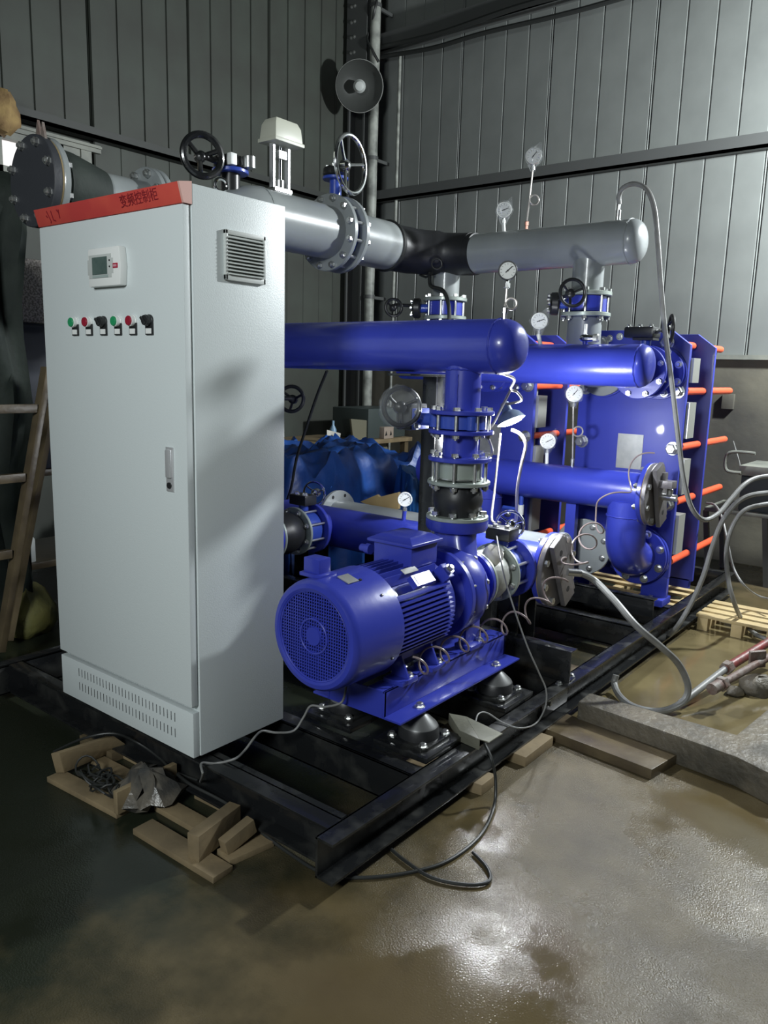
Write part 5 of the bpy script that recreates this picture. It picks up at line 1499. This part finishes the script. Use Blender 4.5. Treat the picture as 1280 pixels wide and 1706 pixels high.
brd((-0.556, -0.212, 0.020), (-0.168, -0.184, 0.020), 0.065, 0.0, 0.02)
brd((-0.053, -0.194, 0.020), (0.331, -0.186, 0.020), 0.075, 0.0, 0.02)
brd((-0.550, -0.054, 0.020), (-0.227, -0.044, 0.020), 0.055, 0.0, 0.02)
brd((-0.116, -0.075, 0.020), (0.192, -0.069, 0.020), 0.065, 0.0, 0.02)
brd((-0.573, 0.052, 0.020), (-0.328, 0.058, 0.020), 0.05, 0.0, 0.02)
brd((-0.077, 0.045, 0.020), (0.240, 0.060, 0.020), 0.035, 0.0, 0.02)
brd((0.269, -0.134, 0.020), (0.297, 0.022, 0.020), 0.075, 0.0, 0.02)
part('stringer', MB().prism([(-0.550, -0.228, 0.105), (-0.551, -0.212, 0.022), (-0.558, -0.004, 0.022), (-0.520, 0.020, 0.055), (-0.524, -0.026, 0.105)], (0.022, 0.02, 0)), 'wood', BP, bevel=0.003)
part('stringer', MB().bar((-0.164, -0.220, 0.060), (-0.176, 0.025, 0.060), 0.022, 0.080), 'wood', BP, bevel=0.003)
part('stringer', MB().bar((0.223, -0.209, 0.062), (0.186, -0.014, 0.062), 0.045, 0.085), 'wood', BP, bevel=0.003)
part('stringer', MB().bar((0.264, -0.130, 0.040), (0.271, -0.019, 0.070), 0.035, 0.05), 'wood', BP, bevel=0.003)
tr = MB()
tr.lathe((-0.175, -0.086, 0.024), Z, [(0, 0.10), (0.02, 0.115), (0.06, 0.09), (0.095, 0.04), (0.105, 0)], 22)
tr.v = [(x + random.uniform(-0.02, 0.02), y + random.uniform(-0.02, 0.02), max(0.024, z + random.uniform(-0.018, 0.018))) for x, y, z in tr.v]
single('plastic_scrap', tr, mat('dark_crumpled_plastic', (0.05, 0.05, 0.048), 0.3, bump=0.3, col2=(0.14, 0.125, 0.10), vscale=14), 'crumpled dark plastic scrap heaped in the middle of the broken pallet', 'scrap', (-0.175, -0.086, 0.024), smooth=25)
wl = MB()
for k in range(9):
    cx, cy = random.uniform(-0.10, 0.12), random.uniform(-0.04, 0.04)
    base = V((-0.347, -0.166, 0.050)) + V((cx, cy, 0))
    wl.tube([base + V((0.05 * math.cos(t) + random.uniform(-0.004, 0.004), 0.035 * math.sin(t), 0.012 + 0.02 * math.sin(t * 1.5 + k))) for t in [i * 0.42 for i in range(17)]], 0.0036, 6)
single('wire_tangle', wl, 'black_cable', 'tangle of black wire loops lying on the left boards of the broken pallet', 'wire', (-0.347, -0.166, 0.050))

# ---------------------------------------------------------------- left background
LD = thing('wooden_ladder', 'weathered wooden step ladder standing in the dark left of the cabinet', 'ladder', (-1.550, 0.182, 0.486))
part('rail', MB().bar((-1.620, 0.411, 1.444), (-1.620, 0.110, 0.122), 0.03, 0.055, (1, 0, 0)), 'wood_wet', LD, bevel=0.002)
part('rail', MB().bar((-1.950, 0.622, 1.294), (-1.950, 0.309, 0.046), 0.03, 0.05, (1, 0, 0)), 'wood_wet', LD, bevel=0.002)
lrail = V((-1.620, 0.411, 1.444)) - V((-1.620, 0.110, 0.122))
part('rail', MB().bar(V((-1.620, 0.411, 1.444)) + V((0.0, -0.42, 0)), V((-1.620, 0.110, 0.122)) + V((0, -0.48, 0)), 0.03, 0.055, (1, 0, 0)), 'wood', LD, bevel=0.002)
for (u0, u1) in (((-1.620, 0.273, 0.935), 0), ((-1.620, 0.189, 0.582), 0), ((-1.620, 0.348, 1.254), 0)):
    part('rung', MB().bar(V(u0), V(u0) + V((0, -0.44, 0)), 0.035, 0.040), 'wood_wet', LD, bevel=0.002)

st = MB()
ny, nz = 16, 14
p0_, p1_ = V((-2.000, 0.604, 2.358)), V((-2.000, 0.517, 1.475))
for sidx in (0, 1):
    pass
vs, fs = [], []
for i in range(ny + 1):
    for j in range(nz + 1):
        y = p0_.y - 0.77 + 0.75 * i / ny + 0.02 * math.sin(j * 1.1) + (-0.06 * (1 - j / nz) if i == ny else 0)
        z = 2.46 * j / nz
        x = -2.10 + 0.035 * math.sin(i * 1.9 + j * 0.35) + 0.03 * math.sin(j * 0.9 + i)
        if j == nz:
            x -= 0.08
            z -= 0.03 + 0.05 * abs(math.sin(i * 1.3))
        vs.append((x, y, z))
for i in range(ny):
    for j in range(nz):
        a = i * (nz + 1) + j
        fs.append((a, a + 1, a + nz + 2, a + nz + 1))
n0 = len(vs)
vs += [(x - 0.16, y, z) for x, y, z in vs]
fs += [tuple(n0 + q for q in reversed(f)) for f in fs[:ny * nz]]
edge = [i * (nz + 1) for i in range(ny + 1)] + [ny * (nz + 1) + j for j in range(1, nz + 1)] + [i * (nz + 1) + nz for i in range(ny - 1, -1, -1)] + [j for j in range(nz - 1, 0, -1)]
for k in range(len(edge)):
    a, b2 = edge[k], edge[(k + 1) % len(edge)]
    fs.append((a, b2, b2 + n0, a + n0))
st.add(vs, fs)
single('covered_stack', st, 'dark_cloth', 'tall stack under a dark green tarp at the left edge', 'tarp', (-2.2, p0_.y - 0.4, 0), smooth=70)
nb0, nb1 = V((-2.350, 0.656, 1.667)), V((-2.350, 0.828, 1.275))
single('navy_crate', MB().box(-2.85, -2.35, nb0.y - 0.05, nb0.y + 0.95, 0.86, nb0.z).box(-2.80, -2.40, nb0.y, nb0.y + 0.9, nb0.z, nb0.z + 0.012), 'navy', 'dark navy crate on the back shelf left of the cabinet', 'crate', (-2.6, nb0.y + 0.4, 0.86), bevel=0.01)
fb0, fb1 = V((-2.400, 0.756, 2.029)), V((-2.400, 0.850, 1.706))
single('foam_block', MB().box(-2.80, -2.40, fb0.y - 0.09, fb0.y + 0.7, nb0.z + 0.0125, fb0.z), 'foam', 'speckled grey foam block on top of the navy crate', 'foam', (-2.6, fb0.y + 0.3, nb0.z + 0.013), bevel=0.015)
sh = thing('work_shelf', 'dark wooden shelf rack behind the ladder', 'shelf', (-2.6, nb0.y + 0.4, 0))
for z in (0.30, 0.84):
    part('shelf_board', MB().box(-2.95, -2.345, nb0.y - 0.25, nb0.y + 1.15, z - 0.02, z + 0.018), 'wood_wet', sh, bevel=0.002)
for x in (-2.92, -2.40):
    for y in (nb0.y - 0.22, nb0.y + 1.08):
        part('leg', MB().box(x, x + 0.05, y, y + 0.05, 0, 0.82), 'wood_wet', sh)
single('small_box', MB().box(-2.47, -2.36, nb0.y - 0.20, nb0.y - 0.07, 0.859, 0.93), mat('pinkish_brown_box', (0.22, 0.13, 0.11), 0.7), 'small pinkish brown box on the rack beside the navy crate', 'box', (-2.37, nb0.y - 0.12, 0.859), bevel=0.003)
bt = V((-2.41, nb0.y + 0.02, 0.319))
single('bottle', MB().lathe(bt, Z, [(0, 0.0), (0, 0.035), (0.13, 0.035), (0.16, 0.014), (0.19, 0.014), (0.192, 0)], 18), 'grey_plastic', 'small pale grey bottle on the lower board of the rack', 'bottle', bt)
ys = V((-2.135, 0.497, 0.000))
sk = MB().lathe(ys, Z, [(0, 0.0), (0.0, 0.13), (0.06, 0.165), (0.14, 0.15), (0.22, 0.10), (0.27, 0.05), (0.28, 0)], 22)
sk.v = [(x + random.uniform(-0.015, 0.015), y + random.uniform(-0.015, 0.015), max(0, z + random.uniform(-0.015, 0.015))) for x, y, z in sk.v]
single('yellow_sack', sk, 'yellow_sack', 'half full yellow sack on the floor between ladder and cabinet', 'sack', ys, smooth=60)
ws = V((-3.550, 1.232, 3.094))
wb = MB().lathe(ws - Z * 0.13, Z, [(0, 0.0), (0.0, 0.07), (0.05, 0.11), (0.12, 0.10), (0.2, 0.09), (0.26, 0.05), (0.27, 0)], 16)
wb.v = [(x + random.uniform(-0.02, 0.02), y + random.uniform(-0.02, 0.02), z + random.uniform(-0.015, 0.015)) for x, y, z in wb.v]
single('insulation_wad', wb, 'sponge', 'ochre wad of insulation stuffed above the left wall window', 'insulation', ws - Z * 0.13, smooth=60)

# ---------------------------------------------------------------- far bench and tarpaulins behind the pumps
WB = thing('workbench', 'old wooden workbench along the left wall behind the blue tarpaulin', 'table', (-3.1, 3.9, 0))
part('table_top', MB().box(-3.55, -2.80, 2.6, 4.95, 0.765, 0.805), 'wood', WB, bevel=0.003)
for x in (-3.5, -2.88):
    for y in (2.65, 3.75, 4.85):
        part('leg', MB().box(x, x + 0.06, y, y + 0.06, 0, 0.765), 'wood_wet', WB)


from mathutils import noise as mnoise


def drape(name, label, m, x0, x1, y0, y1, h, seed, cells=26, h2=None):
    """crumpled sheet over a heap: closed solid from the floor to height h"""
    rnd = random.Random(seed)
    b = MB()
    ph = [rnd.uniform(0, 6) for _ in range(8)]
    vs, fs = [], []
    for i in range(cells + 1):
        for j in range(cells + 1):
            u, v = i / cells, j / cells
            e = min(u, 1 - u, v, 1 - v)
            rise = 1 if e >= 2.5 / cells else (e * cells / 2.5) ** 0.45
            hh = h + (h2 - h) * u if h2 is not None else h
            px_, py_ = (x1 - x0) * u, (y1 - y0) * v
            cr = 1 - abs(2 * mnoise.noise(V((px_ * 3.1 + ph[0], py_ * 3.1, ph[1]))))
            cr2 = 1 - abs(2 * mnoise.noise(V((px_ * 8 + ph[2], py_ * 8, ph[3]))))
            z = hh * rise * (0.80 + 0.13 * cr + 0.06 * cr2)
            spread = 0.05 * (1 - rise) * math.sin((u + v) * 26 + ph[4])
            vs.append((x0 + (x1 - x0) * u + spread + rnd.uniform(-0.008, 0.008), y0 + (y1 - y0) * v - spread + rnd.uniform(-0.008, 0.008), max(0, z)))
    k = cells + 1
    for i in range(cells):
        for j in range(cells):
            fs.append((i * k + j, (i + 1) * k + j, (i + 1) * k + j + 1, i * k + j + 1))
    b.add(vs, fs)
    return single(name, b, m, label, 'tarp', ((x0 + x1) / 2, (y0 + y1) / 2, 0), smooth=50)


drape('blue_tarpaulin', 'wide heap under a crumpled blue tarpaulin behind the suction header', 'tarp', -2.70, -1.62, 2.0, 3.72, 0.94, 3, 44)
drape('blue_tarpaulin', 'small paler blue tarpaulin heap at the right of the wide one', 'tarp_pale', -1.585, -1.36, 3.02, 3.30, 0.80, 5, 16)
drape('blue_tarpaulin', 'lilac pale tarpaulin heap right behind the black post', 'tarp', -1.585, -1.36, 3.34, 3.75, 0.84, 9, 16).data.materials[0] = mat('lilac_tarpaulin', (0.12, 0.16, 0.45), 0.4, bump=0.5)
drape('blue_tarpaulin', 'low blue tarpaulin fold beside the rear pump valve', 'tarp', -1.75, -1.40, 1.70, 1.98, 0.60, 12, 14)
pk = MB()
pv = [(-2.660, 3.500, 0.949), (-2.660, 3.682, 0.910), (-2.700, 3.713, 0.836), (-2.680, 3.579, 0.834), (-2.660, 3.645, 0.773), (-2.640, 3.568, 0.742), (-2.640, 3.513, 0.762), (-2.660, 3.502, 0.876)]
single('paper_sheet', MB().prism(pv, (-0.006, 0.0, 0.0)), 'paper', 'crumpled white paper draped over the edge of the workbench', 'paper', pv[3], bevel=0.001)
bt = V((-2.86, 3.80, 0.806))
single('bottle', MB().lathe(bt, Z, [(0, 0), (0, 0.032), (0.12, 0.032), (0.16, 0.012), (0.20, 0.012), (0.202, 0)], 18), mat('pale_blue_bottle', (0.22, 0.36, 0.50), 0.25), 'pale blue bottle standing on the workbench by the paper', 'bottle', bt)
single('board_sheet', MB().prism([(-2.900, 4.095, 1.010), (-2.900, 4.167, 0.669), (-2.900, 4.712, 0.632), (-2.900, 4.566, 0.864), (-2.900, 4.318, 0.991)], (-0.02, 0, 0)), mat('dull_olive_board', (0.15, 0.145, 0.10), 0.7), 'dull olive board leaning on the workbench', 'board', (-2.900, 4.149, 0.670))
single('teal_crate', MB().box(-3.35, -2.88, 4.33, 4.93, 0.806, 1.10), 'teal_box', 'dull teal crate on the far end of the workbench', 'crate', (-3.1, 4.6, 0.806), bevel=0.012)
bxo = V((-2.840, 4.582, 0.748))
cb = thing('carton', 'small pale carton with printed marks at the workbench edge', 'box', (bxo.x - 0.05, bxo.y, 0.806))
part('box', MB().box(-2.92, -2.82, bxo.y - 0.075, bxo.y + 0.075, 0.806, 0.92), mat('pale_carton', (0.33, 0.27, 0.22), 0.7), cb, bevel=0.003)
for dy in (-0.045, 0.03):
    part('print_mark', MB().prism([(-2.8195, bxo.y + dy - 0.016, 0.835), (-2.8195, bxo.y + dy + 0.018, 0.84), (-2.8195, bxo.y + dy + 0.002, 0.885)], (0.0008, 0, 0)), 'ink', cb)
single('steel_strip', MB().box(-1.62, -1.22, 3.95, 3.99, 0.86, 0.875).box(-1.60, -1.56, 3.95, 3.99, 0, 0.86).box(-1.28, -1.24, 3.95, 3.99, 0, 0.86), 'zinc', 'bright steel bar stand behind the black post', 'stand', (-1.4, 3.97, 0))
ct = [V((-1.136, 2.150, 0.662)), V((-1.003, 2.150, 0.723)), V((-0.984, 2.150, 0.711)), V((-0.838, 2.150, 0.758)), V((-0.812, 2.120, 0.663)), V((-0.920, 2.120, 0.634))]
single('cardboard', MB().prism([p for p in ct], (0, 0.02, 0.0)), 'carton', 'folded brown cardboard leaning behind the low grey return pipe', 'cardboard', ct[-1], bevel=0.001)
hose('cable', [(-0.925, 1.600, 1.461), (-1.016, 1.620, 1.324), (-1.124, 1.640, 1.119), (-1.208, 1.660, 0.957), (-1.266, 1.680, 0.792), (-1.325, 1.700, 0.694)], 0.008, 'black_cable', 'black cable hanging from the discharge header behind the cabinet', 'cable')
hose('cable', [(-0.90, GHY - 0.12, 2.06), (-0.868, 2.450, 1.980), (-0.745, 2.400, 1.943), (-0.690, 2.380, 1.868), (-0.664, 2.360, 1.781), (-0.663, 2.360, 1.679)], 0.012, 'black_cable', 'thick black cable looping down beside the left grey branch', 'cable')
ek = MB().torus((-0.809, 2.420, 2.099), (0.6, -0.8, 0), 0.030, 0.006, 24, 8)
single('cable', ek.tube([V((-0.856, 2.440, 2.052)), V((-0.927, 2.480, 2.035)), V((-0.981, 2.490, 2.053))], 0.007, 8), 'black_cable', 'small black cable loop hooked at the dark bend of the grey header', 'cable', (-0.809, 2.420, 2.099))

# ---------------------------------------------------------------- right background bench
RB = thing('steel_bench', 'low steel bench with dark legs at the right before the stained wall', 'table', (0.9, 4.6, 0))
part('table_top', MB().box(0.28, 1.8, 4.45, 4.95, 0.505, 0.535), 'girt_pale', RB, bevel=0.002)
for x in (0.34, 0.75, 1.2, 1.7):
    part('leg', MB().bar((x, 4.5, 0), (x - 0.06, 4.5, 0.505), 0.035, 0.035), 'girt', RB)
    part('leg', MB().bar((x, 4.9, 0), (x - 0.06, 4.9, 0.505), 0.035, 0.035), 'girt', RB)
single('machine_box', MB().box(0.50, 1.30, 4.5, 4.9, 0.536, 0.80), 'teal_box', 'dark machine box on the steel bench at the right', 'box', (0.9, 4.7, 0.536), bevel=0.01)
wk = thing('metal_tray', 'pale metal tray with a bent handle on the dark machine box', 'tray', (0.9, 4.65, 0.80))
part('tray', MB().box(0.50, 1.35, 4.42, 4.9, 0.801, 0.872), 'girt_pale', wk, bevel=0.006)
part('handle', MB().tube(catmull([(0.52, 4.40, 0.82), (0.42, 4.40, 0.83), (0.41, 4.40, 0.93), (0.46, 4.40, 0.965), (0.60, 4.40, 0.965)], 6), 0.012, 8), 'girt_pale', wk)
single('socket_box', MB().box(0.145, 0.235, WY - 0.09, WY - 0.051, 1.24, 1.36), 'plaster', 'small square box on the stained lower wall by the orange rods', 'socket', (0.19, WY - 0.051, 1.3), bevel=0.004)
